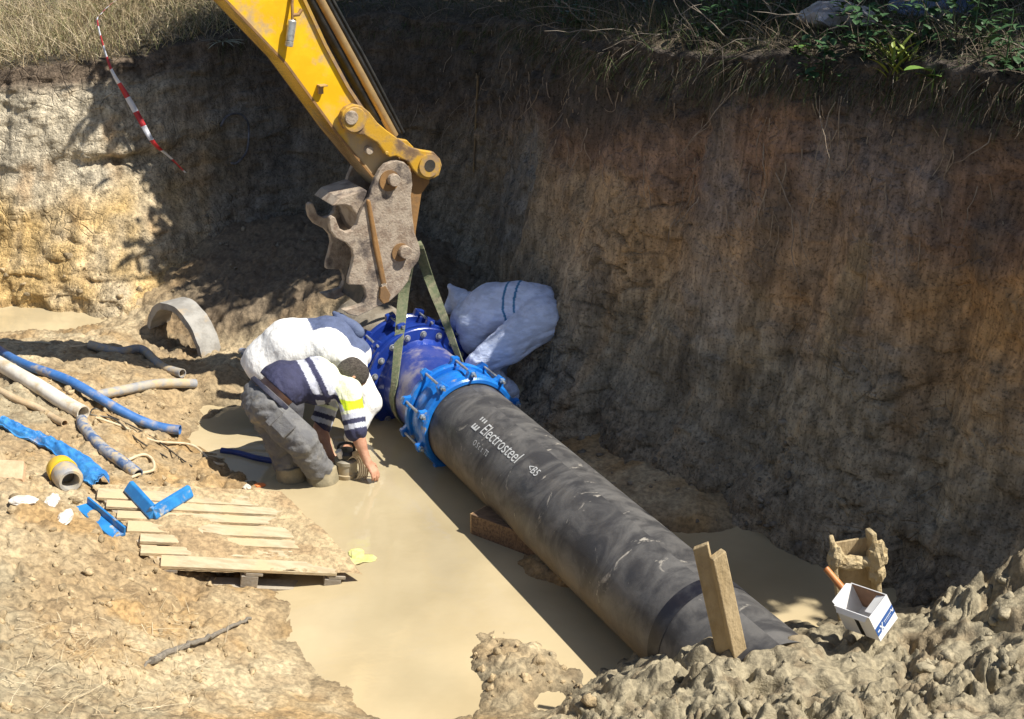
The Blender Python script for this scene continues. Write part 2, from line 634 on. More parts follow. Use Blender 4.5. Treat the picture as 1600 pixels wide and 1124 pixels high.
def smooth1(a, k=61):
    pad = np.r_[np.full(k // 2, a[0]), a, np.full(k // 2, a[-1])]
    return np.convolve(pad, np.ones(k) / k, 'valid')


tx, ty = np.gradient(PX_, S), np.gradient(PY_, S)
tx, ty = smooth1(tx, 91), smooth1(ty, 91)
nl = np.hypot(tx, ty)
ox, oy = ty / nl, -tx / nl                      # outward from the pit
key_x = np.array([f[0] for f in FOOT])
key_s = np.array([seg[np.argmin(np.hypot(dense[:, 0] - f[0], dense[:, 1] - f[1]))] for f in FOOT])
TOP = np.interp(S, key_s, [3.1, 3.15, 3.15, 3.12, 3.08, 2.97, 2.88, 2.78, 2.70, 2.62, 2.52, 2.42, 2.3, 2.2, 2.18, 2.16, 2.15, 2.15])
LEAN = np.interp(S, key_s, [.3, .35, .36, .38, .4, .42, .45, .5, .6, .8, 1.0, 1.1, .9, .7, .6, .6, .7, .8])
TOP, LEAN = smooth1(TOP), smooth1(LEAN)
_s3 = np.stack([S, 0 * S, 0 * S], -1)
TOP = TOP + .09 * fbm(_s3 * 1.1, 3, 150)
LEAN = LEAN + .10 * fbm(_s3 * .9 + 7, 3, 151)
NT, NB = 210, 46
tt = np.r_[np.linspace(-.18, 1, NT), np.ones(NB)]
outd = np.r_[np.zeros(NT), np.geomspace(.02, 1.6, 26), np.geomspace(1.8, 90, NB - 26)]
TT, OD = tt[:, None] * np.ones(NS), outd[:, None] * np.ones(NS)
SS = np.ones(len(tt))[:, None] * S
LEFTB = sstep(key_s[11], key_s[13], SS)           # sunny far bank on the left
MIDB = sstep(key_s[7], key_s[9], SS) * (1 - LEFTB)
zz = TT * TOP
q3 = np.stack([SS, zz, OD * .5], -1)
on_wall = (OD == 0)
bul = fbm(q3 * np.array([.9, .8, 1]), 4, 51) * .17
sl = SS + .18 * zz                                  # the scrape marks lean a little
grv = fbm(np.stack([sl * 4.5, zz * .8, SS * 0], -1), 4, 52) * .05
sc_ph = sl * .95 + .5 * fbm(q3 * .6, 2, 53)
scoop = (np.abs((sc_ph % 1) - .5) * 2) ** 3 * .13
sc_id = _hash(np.floor(sc_ph).astype(np.int64), np.floor(zz / 1.3 + .4 * _hash(np.floor(sc_ph).astype(np.int64), np.zeros_like(sc_ph).astype(np.int64), np.zeros_like(sc_ph).astype(np.int64), 5)).astype(np.int64), np.zeros_like(sc_ph).astype(np.int64), 91)
fine = fbm(q3 * 13, 4, 54) * .022
f1, f2, fid = worley(SS * 6 + fbm(q3 * 6, 2, 59) * .5, zz * 5, 55)
blocky = (fid - .5) * .075 * sstep(.02, .14, f2 - f1) + .03 * np.exp(-((f2 - f1) / .07) ** 2) * sstep(-.1, .3, fbm(q3 * 1.3, 2, 99))
rough_zone = np.clip(sstep(.35, 0.0, TT) * .7 + MIDB * .8 + LEFTB * .3, 0, 1)
crid = .5 + .5 * vnoise(q3 * 9, 69)
crumbs = -.075 * rough_zone * (np.abs(vnoise(q3 * 6 + 3, 66)) + .5 * np.abs(vnoise(q3 * 13, 67)) + .25 * np.abs(vnoise(q3 * 27, 68)))
tooth = fbm(np.stack([sl * 17, zz * 1.0, SS * 0], -1), 2, 152) * .016 * sstep(-.1, .25, fbm(q3 * .7 + 31, 2, 153))
disp = tooth + bul + grv * (1 - .5 * MIDB) + scoop * (1 - MIDB) * (1 - LEFTB) + fine + blocky * (.7 - .6 * LEFTB) + crumbs
talus = -(.30 * sstep(.22, -.05, TT) * (.5 + .5 * fbm(q3 * 1.4, 2, 57)))     # fallen earth at the foot
tl_ = TT + .14 * fbm(q3 * np.array([.9, .9, 1]), 4, 58)
ledge = LEFTB * (-.04 * sstep(.50, .56, tl_) - .34 * sstep(.52, .08, tl_) + .13 * sstep(-.2, .3, fbm(q3 * np.array([.8, .2, 0]) + 4, 2, 162)) * np.exp(-((tl_ - .53) / .028) ** 2))
off = LEAN * np.clip(TT, -.2, 1) ** 1.15 if False else LEAN * np.clip(TT, 0, 1)
brow_fade = np.where(on_wall, 1.0, np.exp(-OD / .5))
wx = PX_ + ox * (off + (disp + talus + ledge) * brow_fade + OD)
wy = PY_ + oy * (off + (disp + talus + ledge) * brow_fade + OD)
land = fbm(np.stack([wx * .9, wy * .9, 0 * wx], -1), 4, 61) * .10 + fbm(np.stack([wx * 6, wy * 6, 0 * wx], -1), 3, 62) * .03
brow = -.10 * np.exp(-OD / .18)
wz = np.where(on_wall, zz - .10 * sstep(.8, 1, TT) + land * sstep(.7, 1, TT), TOP + brow + land + OD * .02)
wz = wz + np.where(on_wall, fbm(q3 * 9 + 7, 3, 63) * .015, 0)

# strata colours
topsoil, red, orange, clay, blue, light, och = (.085, .07, .058), (.235, .15, .108), (.40, .235, .11), (.33, .275, .195), (.22, .23, .225), (.52, .45, .33), (.50, .345, .15)
hn = zz / TOP + .10 * fbm(q3 * np.array([1.1, 1.1, 1]), 4, 71)
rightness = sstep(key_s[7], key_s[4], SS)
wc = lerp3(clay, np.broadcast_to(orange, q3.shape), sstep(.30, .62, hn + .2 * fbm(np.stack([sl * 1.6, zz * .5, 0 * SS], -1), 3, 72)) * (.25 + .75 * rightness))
wc = lerp3(wc, np.broadcast_to(red, q3.shape), sstep(.58, .72, hn) * (.9))
wc = lerp3(wc, np.broadcast_to(blue, q3.shape), sstep(.12, .45, fbm(q3 * np.array([.9, .7, 1]) + 5, 3, 73)) * .65 * (1 - .5 * rightness))
wc = lerp3(wc, np.broadcast_to(topsoil, q3.shape), sstep(.80, .97, hn + .18 * (1 - rightness)))
strk = fbm(np.stack([sl * 9, zz * .8, 0 * SS], -1), 4, 74)
wc = lerp3(wc, np.broadcast_to((.34, .20, .08), q3.shape), sstep(.2, .55, strk) * .33 * sstep(.9, .6, hn))
wc = lerp3(wc, np.broadcast_to((.10, .085, .07), q3.shape), sstep(.2, .55, fbm(np.stack([sl * 2.2, zz * 1.1, 0 * SS], -1), 4, 75)) * .6)
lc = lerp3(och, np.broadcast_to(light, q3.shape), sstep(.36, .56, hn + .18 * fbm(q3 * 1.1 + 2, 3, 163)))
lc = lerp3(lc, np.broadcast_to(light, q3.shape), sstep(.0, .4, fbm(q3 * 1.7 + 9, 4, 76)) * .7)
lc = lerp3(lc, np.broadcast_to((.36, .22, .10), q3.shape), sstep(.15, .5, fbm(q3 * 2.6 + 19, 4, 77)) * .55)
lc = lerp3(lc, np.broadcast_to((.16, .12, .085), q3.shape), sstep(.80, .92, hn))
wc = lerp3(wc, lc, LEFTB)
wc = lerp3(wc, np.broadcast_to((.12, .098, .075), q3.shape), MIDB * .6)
for (x_, y_, hs, hz, colr, k_) in ((3.42, 6.75, .085, .36, (.36, .25, .13), 2.45), (2.35, 7.6, .12, .5, (.30, .23, .14), 1.55), (1.75, 8.0, .12, .45, (.28, .21, .13), 1.05), (2.6, 7.1, .09, .5, (.29, .20, .12), 1.2)):
    s_c = S[np.argmin(np.hypot(PX_ - x_, PY_ - y_))]
    e_ = ((sl - .18 * k_ - s_c) / hs) ** 2 + (np.abs(zz - k_) / hz) ** 3 + .5 * fbm(q3 * 5, 3, 79)
    wc = lerp3(wc, np.broadcast_to(colr, q3.shape), sstep(1.1, .5, e_) * .6 * on_wall)
landc = lerp3((.06, .05, .035), np.broadcast_to((.13, .105, .07), q3.shape), sstep(-.3, .3, fbm(q3 * 2 + 3, 3, 78)))
wc = lerp3(wc, landc, sstep(.0, .10, OD))
wc = wc * (1 + (.38 * (sc_id - .5) * sstep(.95, .75, hn) * (1 - LEFTB) * on_wall)[..., None] + .2 * (crid - .5)[..., None] + .16 * (fid - .5)[..., None] + .30 * strk[..., None] + .25 * fbm(np.stack([sl * 22, zz * 2.2, 0 * SS], -1), 3, 160)[..., None])
wc = wc * (1 - .45 * np.exp(-((f2 - f1) / .06) ** 2) * sstep(-.1, .3, fbm(q3 * 1.3, 2, 99)) * on_wall)[..., None]
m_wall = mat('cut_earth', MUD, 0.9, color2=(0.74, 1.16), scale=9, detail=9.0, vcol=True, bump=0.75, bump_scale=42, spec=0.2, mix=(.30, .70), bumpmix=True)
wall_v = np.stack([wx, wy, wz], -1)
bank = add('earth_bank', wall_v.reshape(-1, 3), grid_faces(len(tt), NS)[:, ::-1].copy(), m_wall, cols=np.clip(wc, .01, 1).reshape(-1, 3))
tag(bank, kind='structure')

# ray casting against the terrain, to lay things on it
_gs, _ws = gv[::3, ::3], wall_v[::3, ::3]
_fa = grid_faces(*_gs.shape[:2])
_fb = grid_faces(*_ws.shape[:2]) + _gs.shape[0] * _gs.shape[1]
_bv = BVHTree.FromPolygons([Vector(v) for v in np.vstack([_gs.reshape(-1, 3), _ws.reshape(-1, 3)])], [tuple(map(int, f)) for f in np.vstack([_fa, _fb])])


def hit(px, py, up=0.0):
    d = ray(px, py)
    r = _bv.ray_cast(Vector(EYE), Vector(unit(d)))
    if r[0] is None:
        return at(px, py, 0)
    return np.array(r[0]) + np.array([0, 0, up])


def ground_z(x, y):
    r = _bv.ray_cast(Vector((x, y, 6)), Vector((0, 0, -1)))
    return r[0].z if r[0] is not None else 0.0


# ---------------------------------------------------------------- muddy water
m_water, n_, l_, b_ = newmat('muddy_water')
b_.inputs['Roughness'].default_value = 0.03
b_.inputs['IOR'].default_value = 1.38
tcw = n_.new('ShaderNodeTexCoord')
nz = n_.new('ShaderNodeTexNoise')
nz.inputs['Scale'].default_value = 1.6
nz.inputs['Detail'].default_value = 5
l_.new(tcw.outputs['Object'], nz.inputs['Vector'])
cr = n_.new('ShaderNodeValToRGB')
cr.color_ramp.elements[0].position = .3
cr.color_ramp.elements[0].color = (.86, .85, .82, 1)
cr.color_ramp.elements[1].position = .7
cr.color_ramp.elements[1].color = (1.08, 1.08, 1.08, 1)
l_.new(nz.outputs['Fac'], cr.inputs[0])
wa_ = n_.new('ShaderNodeAttribute')
wa_.attribute_name = 'col'
wm_ = n_.new('ShaderNodeMix')
wm_.data_type = 'RGBA'
wm_.blend_type = 'MULTIPLY'
wm_.inputs['Factor'].default_value = 1
l_.new(wa_.outputs['Color'], wm_.inputs[6])
l_.new(cr.outputs[0], wm_.inputs[7])
l_.new(wm_.outputs[2], b_.inputs['Base Color'])
nr = n_.new('ShaderNodeTexNoise')
nr.inputs['Scale'].default_value = 5.5
nr.inputs['Detail'].default_value = 3
mpw = n_.new('ShaderNodeMapping')
mpw.inputs['Scale'].default_value = (1, 1.6, 1)
l_.new(tcw.outputs['Object'], mpw.inputs[0])
l_.new(mpw.outputs[0], nr.inputs['Vector'])
bw = n_.new('ShaderNodeBump')
bw.inputs['Strength'].default_value = .14
bw.inputs['Distance'].default_value = .02
l_.new(nr.outputs['Fac'], bw.inputs['Height'])
l_.new(bw.outputs[0], b_.inputs['Normal'])
wgx, wgy = np.meshgrid(np.linspace(-9, 5, 170), np.linspace(4.6, 13, 110), indexing='ij')
wdep = sstep(.0, .22, -base_height(wgx, wgy))
water = add('water', np.stack([wgx, wgy, 0 * wgx], -1).reshape(-1, 3), grid_faces(170, 110)[:, ::-1].copy(), m_water, smooth=False, cols=lerp3((.48, .39, .24), np.broadcast_to((.385, .32, .20), (170, 110, 3)), wdep).reshape(-1, 3))
tag(water, kind='structure')
# ---------------------------------------------------------------- the new main: pipe, coupling, spool, flange adaptor
AXC = np.array([-0.3028, 8.261, 0.27])
PAZ = -0.46987
PD = np.array([math.sin(PAZ), math.cos(PAZ), 0.0])          # along the pipe, away from the camera
PE = np.array([math.cos(PAZ), -math.sin(PAZ), 0.0])
UP = np.array([0, 0, 1.0])
PR = 0.3175


def on_pipe(s, ang, r=PR):
    """ang measured from the top of the pipe towards its right-hand (wall) side"""
    return AXC + PD * s + r * (math.sin(ang) * PE + math.cos(ang) * UP)


def pipe_hit(px, py, r=PR):
    d = unit(ray(px, py))
    o = EYE - AXC
    dp, op = d - PD * np.dot(d, PD), o - PD * np.dot(o, PD)
    A, B, C = dp @ dp, 2 * dp @ op, op @ op - r * r
    t = (-B - math.sqrt(max(B * B - 4 * A * C, 0))) / (2 * A)
    p = o + d * t
    return p @ PD, math.atan2(p @ PE, p @ UP)


# black bitumen coat, scuffed grey and smeared with mud
m_pipe, n_, l_, b_ = newmat('bitumen_coated_iron')
tc = n_.new('ShaderNodeTexCoord')


def _noise(nodes, links, src, scale, detail=6, rough=.6, dist=0.0):
    t = nodes.new('ShaderNodeTexNoise')
    t.inputs['Scale'].default_value = scale
    t.inputs['Detail'].default_value = detail
    t.inputs['Roughness'].default_value = rough
    t.inputs['Distortion'].default_value = dist
    links.new(src, t.inputs['Vector'])
    return t.outputs['Fac']


def _map(nodes, links, v, a, b, c=0.0, d=1.0):
    r = nodes.new('ShaderNodeMapRange')
    r.interpolation_type = 'SMOOTHSTEP'
    for k, val in zip(('From Min', 'From Max', 'To Min', 'To Max'), (a, b, c, d)):
        r.inputs[k].default_value = val
    links.new(v, r.inputs['Value'])
    return r.outputs[0]


def _mixc(nodes, links, f, a, b):
    mx = nodes.new('ShaderNodeMix')
    mx.data_type = 'RGBA'
    if isinstance(f, float):
        mx.inputs['Factor'].default_value = f
    else:
        links.new(f, mx.inputs['Factor'])
    for val, sk in ((a, mx.inputs[6]), (b, mx.inputs[7])):
        if isinstance(val, tuple):
            sk.default_value = (*val, 1)
        else:
            links.new(val, sk)
    return mx.outputs[2]


uvn = n_.new('ShaderNodeUVMap')
uvn.uv_map = 'uv'
mp1 = n_.new('ShaderNodeMapping')
mp1.inputs['Scale'].default_value = (5, 3.0, 1)
mp1.inputs['Rotation'].default_value = (0, 0, .35)
l_.new(uvn.outputs[0], mp1.inputs[0])
dust = _map(n_, l_, _noise(n_, l_, mp1.outputs[0], 1.0, 10, .62, .9), .36, .66)
blot = _map(n_, l_, _noise(n_, l_, uvn.outputs[0], 2.2, 6, .6, .5), .35, .62)
col = _mixc(n_, l_, dust, (.042, .041, .043), (.125, .12, .115))
col = _mixc(n_, l_, _map(n_, l_, _noise(n_, l_, uvn.outputs[0], 2.4, 6, .6), .55, .75), col, (.03, .03, .034))
mp2 = n_.new('ShaderNodeMapping')
mp2.inputs['Scale'].default_value = (5, 3, 1)
mp2.inputs['Location'].default_value = (3.3, 1.7, 0)
l_.new(uvn.outputs[0], mp2.inputs[0])
smear = _map(n_, l_, _noise(n_, l_, mp2.outputs[0], 1.0, 9, .66, 1.6), .60, .68)
col = _mixc(n_, l_, smear, col, (.38, .35, .30))
# brown reflected light from the water painted into the lower flanks, mottled like mud
sep = n_.new('ShaderNodeSeparateXYZ')
l_.new(tc.outputs['Object'], sep.inputs[0])
low = _map(n_, l_, sep.outputs['Z'], .36, .10)
mul = n_.new('ShaderNodeMath')
mul.operation = 'MULTIPLY'
l_.new(low, mul.inputs[0])
l_.new(_map(n_, l_, _noise(n_, l_, uvn.outputs[0], 5, 7, .65), .25, .6, .35, 1.0), mul.inputs[1])
col = _mixc(n_, l_, mul.outputs[0], col, (.21, .16, .10))
l_.new(col, b_.inputs['Base Color'])
l_.new(_map(n_, l_, blot, 0, 1, .42, .62), b_.inputs['Roughness'])
b_.inputs['Specular IOR Level'].default_value = .45
bp = n_.new('ShaderNodeBump')
bp.inputs['Strength'].default_value = .35
bp.inputs['Distance'].default_value = .008
l_.new(_noise(n_, l_, uvn.outputs[0], 28, 6, .6), bp.inputs['Height'])
l_.new(bp.outputs[0], b_.inputs['Normal'])


def cyl_mesh(name, s0, s1, r, matl, parent, ns=60, na=96, wob=0.0):
    s = np.linspace(s0, s1, ns)[:, None]
    a = np.linspace(0, 2 * math.pi, na + 1)[None, :]
    rr = r + wob * fbm(np.stack([s * 4 + 0 * a, np.cos(a) * 2 + 0 * s, np.sin(a) * 2 + 0 * s], -1), 3, 81)
    P = AXC + PD * s[..., None] + rr[..., None] * (np.sin(a)[..., None] * PE + np.cos(a)[..., None] * UP)
    uv = np.stack([np.broadcast_to(s, P.shape[:2]), np.broadcast_to(a * r, P.shape[:2])], -1)
    return add(name, P.reshape(-1, 3), grid_faces(ns, na + 1), matl, parent, True, uv=uv.reshape(-1, 2))


pipe = empty('water_pipe', AXC + PD * -1.4 - UP * PR, 'long black coated iron pipe with white lettering lying across the flooded trench', 'pipe')
cyl_mesh('barrel', -3.5, .03, PR, m_pipe, pipe, 120, 110, .0012)
m_white = mat('stencil_white', (.50, .51, .51), .7, (.16, .16, .16), 70, mix=(.56, .70))
m_band = mat('dark_band_paint', (.007, .007, .013), .5, (.03, .03, .035), 9)
MB().lathe(AXC, PD, [(-2.95, PR + .0015), (-2.95, PR + .003), (-2.85, PR + .003), (-2.85, PR + .0015)], 96).build('painted_band', m_band, pipe, True)


def pipe_text(txt, s_start, ang_mid, size, name, s_scale=1.0):
    cu_ = bpy.data.curves.new('txt', 'FONT')
    cu_.body = txt
    cu_.size = size
    cu_.fill_mode = 'FRONT'
    to = bpy.data.objects.new('txt', cu_)
    COL.objects.link(to)
    bpy.context.view_layer.update()
    me = bpy.data.meshes.new_from_object(to.evaluated_get(bpy.context.evaluated_depsgraph_get()))
    bpy.data.objects.remove(to)
    bm = bmesh.new()
    bm.from_mesh(me)
    bmesh.ops.triangulate(bm, faces=bm.faces)
    bmesh.ops.subdivide_edges(bm, edges=[e for e in bm.edges if e.calc_length() > .02], cuts=1)
    vs = []
    for v in bm.verts:
        s = s_start - v.co.x * s_scale
        ang = ang_mid + (v.co.y - size * .35) / PR
        vs.append(on_pipe(s, ang, PR + .0035))
    fs = [tuple(w.index for w in f.verts) for f in bm.faces]
    bm.free()
    return add(name, vs, fs, m_white, pipe, False)


sA, aA = pipe_hit(757, 668)
sB, aB = pipe_hit(822, 727)
L_txt = abs(sA - sB)
amid = (aA + aB) / 2
pipe_text('Electrosteel', sA, amid, .125, 'lettering', L_txt / .70)
# the three bars in front of the name
eb = MB()
for k in range(3):
    s0 = sA + .035 + .030 * k
    vs = [on_pipe(s0 + ds, amid + da / PR, PR + .0035) for ds, da in ((0, -.05), (.014, -.05), (.014, .05), (0, .05))]
    eb.push(vs, [(0, 1, 2, 3)])
eb.push([on_pipe(sA + .035 + ds, amid + da / PR, PR + .0037) for ds, da in ((0, -.056), (.074, -.056), (.074, -.043), (0, -.043))], [(0, 1, 2, 3)])
eb.build('emblem', m_white, pipe)
pipe_text('O S t  t  TS', sA - .02, amid - .36, .055, 'lettering', L_txt / .70 * .95)
pipe_text('<B5', sB - .03, amid + .02, .075, 'lettering', 1.0)

# ---- bright blue coupling with tie bolts
m_blue = mat('bright_blue_epoxy', (.010, .14, .52), .28, (.014, .19, .62), 9, dirt=(.32, .29, .23), dirt_scale=11, dirt_range=(.60, .72), coat=.2, bump=.08, bump_scale=60)
m_dblue = mat('dark_blue_epoxy', (.010, .032, .22), .3, (.014, .048, .30), 6, dirt=(.20, .20, .24), dirt_scale=9, dirt_range=(.62, .8), coat=.35, bump=.06, bump_scale=50)
m_spool = mat('scuffed_blue_epoxy', (.018, .045, .26), .38, (.05, .07, .28), 5, dirt=(.26, .24, .30), dirt_scale=5.5, dirt_range=(.46, .66), coat=.2, bump=.1, bump_scale=50)
m_zinc = mat('zinc_bolt', (.40, .41, .42), .48, (.27, .28, .29), 30, metal=.5)
m_nut = mat('blue_smeared_nut', (.10, .27, .52), .4, (.36, .40, .44), 40, metal=.3)


def fitting_ring(name, s0, prof, matl, parent):
    return MB().lathe(AXC + PD * s0, PD, prof, 96, closed_prof=True).build(name, matl, parent, True)


def hexnut(mb, c, ax, r, h):
    ax = unit(ax)
    e = unit(np.cross(ax, UP if abs(ax[2]) < .9 else PE))
    b = np.cross(ax, e)
    ring = [c + r * (math.cos(k * math.pi / 3) * e + math.sin(k * math.pi / 3) * b) - ax * h / 2 for k in range(6)]
    mb.prism(ring, ax * h)


coup = empty('pipe_coupling', AXC + PD * .17 - UP * .4, 'bright blue pipe coupling with tie bolts round the end of the black pipe', 'coupling')
fitting_ring('front_ring', 0, [(-.005, PR + .004), (-.012, PR + .012), (-.012, .352), (0.0, .366), (.045, .372), (.062, .362), (.062, PR + .004)], m_blue, coup)
fitting_ring('sleeve', 0, [(.058, PR + .006), (.07, .338), (.11, .352), (.16, .356), (.21, .352), (.25, .338), (.262, PR + .006)], m_blue, coup)
fitting_ring('rear_ring', 0, [(.258, PR + .004), (.258, .362), (.275, .372), (.32, .366), (.332, .352), (.332, PR + .004)], m_blue, coup)
NBOLT = 10
for k in range(NBOLT):
    ang = 2 * math.pi * (k + .12) / NBOLT
    rad = math.sin(ang) * PE + math.cos(ang) * UP
    tan_v = math.cos(ang) * PE - math.sin(ang) * UP
    for s_c in (.022, .298):
        lug = MB()
        c = AXC + PD * s_c
        w0, w1 = .058, .034
        poly = [c + rad * .345 - tan_v * w0, c + rad * .345 + tan_v * w0, c + rad * .388 + tan_v * w1, c + rad * .418 + tan_v * w1 * .8, c + rad * .418 - tan_v * w1 * .8, c + rad * .388 - tan_v * w1]
        lug.prism([p - PD * .021 for p in poly], PD * .042)
        lug.build('lug', m_blue, coup, bevel=.006)
    c = AXC + rad * .394
    MB().tube([c + PD * s for s in (-.05, .36)], .0095, 10).build('tie_bolt', m_zinc, coup, True)
    for s_n in (-.012, .332):
        nut = MB()
        hexnut(nut, c + PD * s_n, PD, .021, .022)
        nut.build('nut', m_nut, coup, bevel=.0015)

# ---- dark blue spool with its flange
spool = empty('flanged_spool', AXC + PD * .6 - UP * .36, 'scuffed dark blue flanged pipe spool hanging in the green sling', 'pipe spool')
cyl_mesh('barrel', .262, .915, .3165, m_spool, spool, 30, 96)
FS = .90
flange_prof = [(0, .314), (0, .425), (.006, .431), (.038, .431), (.044, .425), (.044, .314)]
fitting_ring('flange', FS, flange_prof, m_dblue, spool)
MB().lathe(AXC + PD * FS, PD, [(-.05, .316), (-.02, .325), (.001, .342)], 96).build('fillet', m_dblue, spool, True)
for k in range(18):
    ang = 2 * math.pi * (k + .3) / 18
    rad = math.sin(ang) * PE + math.cos(ang) * UP
    c = AXC + PD * FS + rad * .382
    bt = MB()
    bt.lathe(c, -PD, [(.0, .027), (.004, .027), (.0045, .019)], 16)
    hexnut(bt, c - PD * .012, PD, .018, .016)
    bt.tube([c - PD * .016, c - PD * .026], .010, 10)
    bt.build('flange_bolt', m_zinc, spool, bevel=.0015)

adap = empty('flange_adaptor', AXC + PD * 1.08 - UP * .45, 'dark blue flange adaptor with long tie rods bolted behind the spool', 'pipe adaptor')
fitting_ring('flange', FS + .052, [(0, .325), (0, .440), (.03, .445), (.046, .43), (.07, .39), (.07, .325)], m_dblue, adap)
fitting_ring('body', FS + .10, [(0, .325), (0, .385), (.06, .40), (.13, .40), (.19, .385), (.19, .325)], m_dblue, adap)
fitting_ring('end_ring', FS + .27, [(0, .325), (0, .435), (.012, .448), (.04, .448), (.055, .43), (.055, .325)], m_dblue, adap)
for k in range(12):
    ang = 2 * math.pi * (k + .55) / 12
    rad = math.sin(ang) * PE + math.cos(ang) * UP
    tan_v = math.cos(ang) * PE - math.sin(ang) * UP
    c = AXC + PD * (FS + .297) + rad * .455
    MB().prism([c - tan_v * .05 - rad * .03 - PD * .022, c + tan_v * .05 - rad * .03 - PD * .022, c + tan_v * .034 + rad * .035 - PD * .022, c - tan_v * .034 + rad * .035 - PD * .022], PD * .044).build('lug', m_dblue, adap, bevel=.006)
    c2 = AXC + rad * .462
    MB().tube([c2 + PD * (FS + .03), c2 + PD * (FS + .36)], .0095, 8).build('tie_rod', m_zinc, adap, True)
    c = AXC + PD * (FS + .075) + rad * .445
    MB().prism([c - tan_v * .045 - rad * .03 - PD * .02, c + tan_v * .045 - rad * .03 - PD * .02, c + tan_v * .03 + rad * .035 - PD * .02, c - tan_v * .03 + rad * .035 - PD * .02], PD * .04).build('lug', m_dblue, adap, bevel=.006)

m_oldpipe = mat('old_pipe_cement', (.30, .26, .20), .85, (.20, .165, .12), 7, bump=.4, bump_scale=30)
oldp = MB().lathe(AXC + PD * 1.1, PD, [(0, .26), (0, .325), (1.0, .325), (1.0, .26)], 72).build('old_pipe', m_oldpipe, None, True)
tag(oldp, 'old grey brown pipe running on behind the dark blue flange adaptor', 'pipe')

# ---- timber packing block under the pipe
m_oldwood = mat('wet_old_timber', (.20, .125, .07), .75, (.10, .06, .035), 9, stretch=(2, 12, 6), bump=.5, bump_scale=14)
m_cutwood = mat('cut_timber_end', (.46, .31, .16), .8, (.34, .21, .10), 20, bump=.4, bump_scale=40)
bc = at(778, 822, .06)
blk = empty('timber_block', bc * np.array([1, 1, 0]), 'short timber packing block poking out from under the black pipe', 'timber block')
bd = unit(at(815, 835, .06) - at(742, 808, .06))
bn = np.cross(UP, bd)
b1 = MB()
cc = bc + bd * .10
prof = [(-.10, -.11), (.10, -.11), (.105, .045), (.06, .075), (-.10, .085)]
b1.prism([cc - bd * .24 + bn * x + UP * z for x, z in prof], bd * .62)
b1.build('timber', m_oldwood, blk, bevel=.004)
b2 = MB()
b2.prism([cc - bd * .25 + bn * x * .97 + UP * z * .97 for x, z in prof], bd * .012)
b2.build('sawn_end', m_cutwood, blk)
MB().tube([cc - bd * .252 + bn * .03 + UP * -.02, cc - bd * .275 + bn * .03 + UP * -.03, cc - bd * .275 + bn * .03 + UP * -.11], .009, 8).build('splinter', m_cutwood, blk)

# ---------------------------------------------------------------- excavator arm
PSI = R(30)
AH = np.array([math.cos(PSI), math.sin(PSI), 0])          # along the arm's plane
AN = np.array([math.sin(PSI), -math.cos(PSI), 0])         # its side towards the camera
AO = aty(610, 278, 9.25)


def arm(px, py, d=0.0):
    """photo pixel on the arm's near side plane, d metres proud of it"""
    o = AO + AN * d
    r = ray(px, py)
    return EYE + r * (np.dot(o - EYE, AN) / np.dot(r, AN))


def c2(x, y):
    return 320 + x / 4.0, y / 4.0


def c3(x, y):
    return 420 + x / 4.016, 220 + y / 4.016


m_yel = mat('excavator_yellow', (.80, .45, .008), .42, (.86, .54, .015), 3, dirt=(.50, .35, .19), dirt_scale=4.2, dirt_range=(.50, .66), bump=.05, bump_scale=50)
m_yel_d = mat('dusty_yellow_steel', (.50, .30, .05), .6, (.40, .25, .11), 6, dirt=(.30, .20, .12), dirt_scale=6, dirt_range=(.42, .62), bump=.12, bump_scale=40)
m_under = mat('dirty_brown_paint', (.30, .16, .055), .7, (.20, .115, .05), 5, bump=.2, bump_scale=40)
m_steel = mat('worn_dusty_steel', (.42, .345, .265), .7, (.25, .185, .135), 13, metal=.1, mix=(.40, .68), dirt=(.10, .08, .07), dirt_scale=4.0, dirt_range=(.52, .66), bump=.45, bump_scale=60)
m_link = mat('worn_yellow_link', (.55, .31, .025), .5, (.42, .27, .10), 6, dirt=(.17, .105, .06), dirt_scale=6, dirt_range=(.46, .62), bump=.15, bump_scale=50)
m_sdark = mat('greasy_shaded_steel', (.055, .05, .045), .5, (.11, .09, .07), 8, metal=.3, bump=.2, bump_scale=40)
m_rod = mat('dusty_cylinder_rod', (.46, .31, .14), .35, (.36, .24, .12), 6, metal=.4)
m_black = mat('black_rubber', (.012, .012, .012), .5, (.03, .028, .025), 12)
m_sil = mat('silver_can', (.60, .60, .58), .38, (.42, .41, .39), 25, metal=.6, dirt=(.35, .30, .22), dirt_scale=12, dirt_range=(.55, .7))

# dust and rubbed-off paint towards the pivot of the arm
n_, l_ = m_yel.node_tree.nodes, m_yel.node_tree.links
b_ = n_['Principled BSDF']
tcy = n_.new('ShaderNodeTexCoord')
sy = n_.new('ShaderNodeSeparateXYZ')
l_.new(tcy.outputs['Object'], sy.inputs[0])
ad = n_.new('ShaderNodeMath')
ad.operation = 'MULTIPLY_ADD'
ad.inputs[1].default_value = -.9
l_.new(_noise(n_, l_, tcy.outputs['Object'], 6, 7, .65), ad.inputs[0])
l_.new(sy.outputs['Z'], ad.inputs[2])
l_.new(_mixc(n_, l_, _map(n_, l_, ad.outputs[0], 1.95, 1.55, 0.0, .85), b_.inputs['Base Color'].links[0].from_socket, (.42, .32, .21)), b_.inputs['Base Color'])

exc = empty('excavator_arm', AO, 'worn yellow excavator arm with hydraulic rod and quick hitch reaching down over the pipe', 'excavator')
TH = .34
# stick: side outline continued well above the frame
u_dir = unit(arm(400, 30) - arm(560, 235))


def arm_up(px, py, k):
    return arm(px, py) + u_dir * k


def inward(p, d):
    return p - AN * d


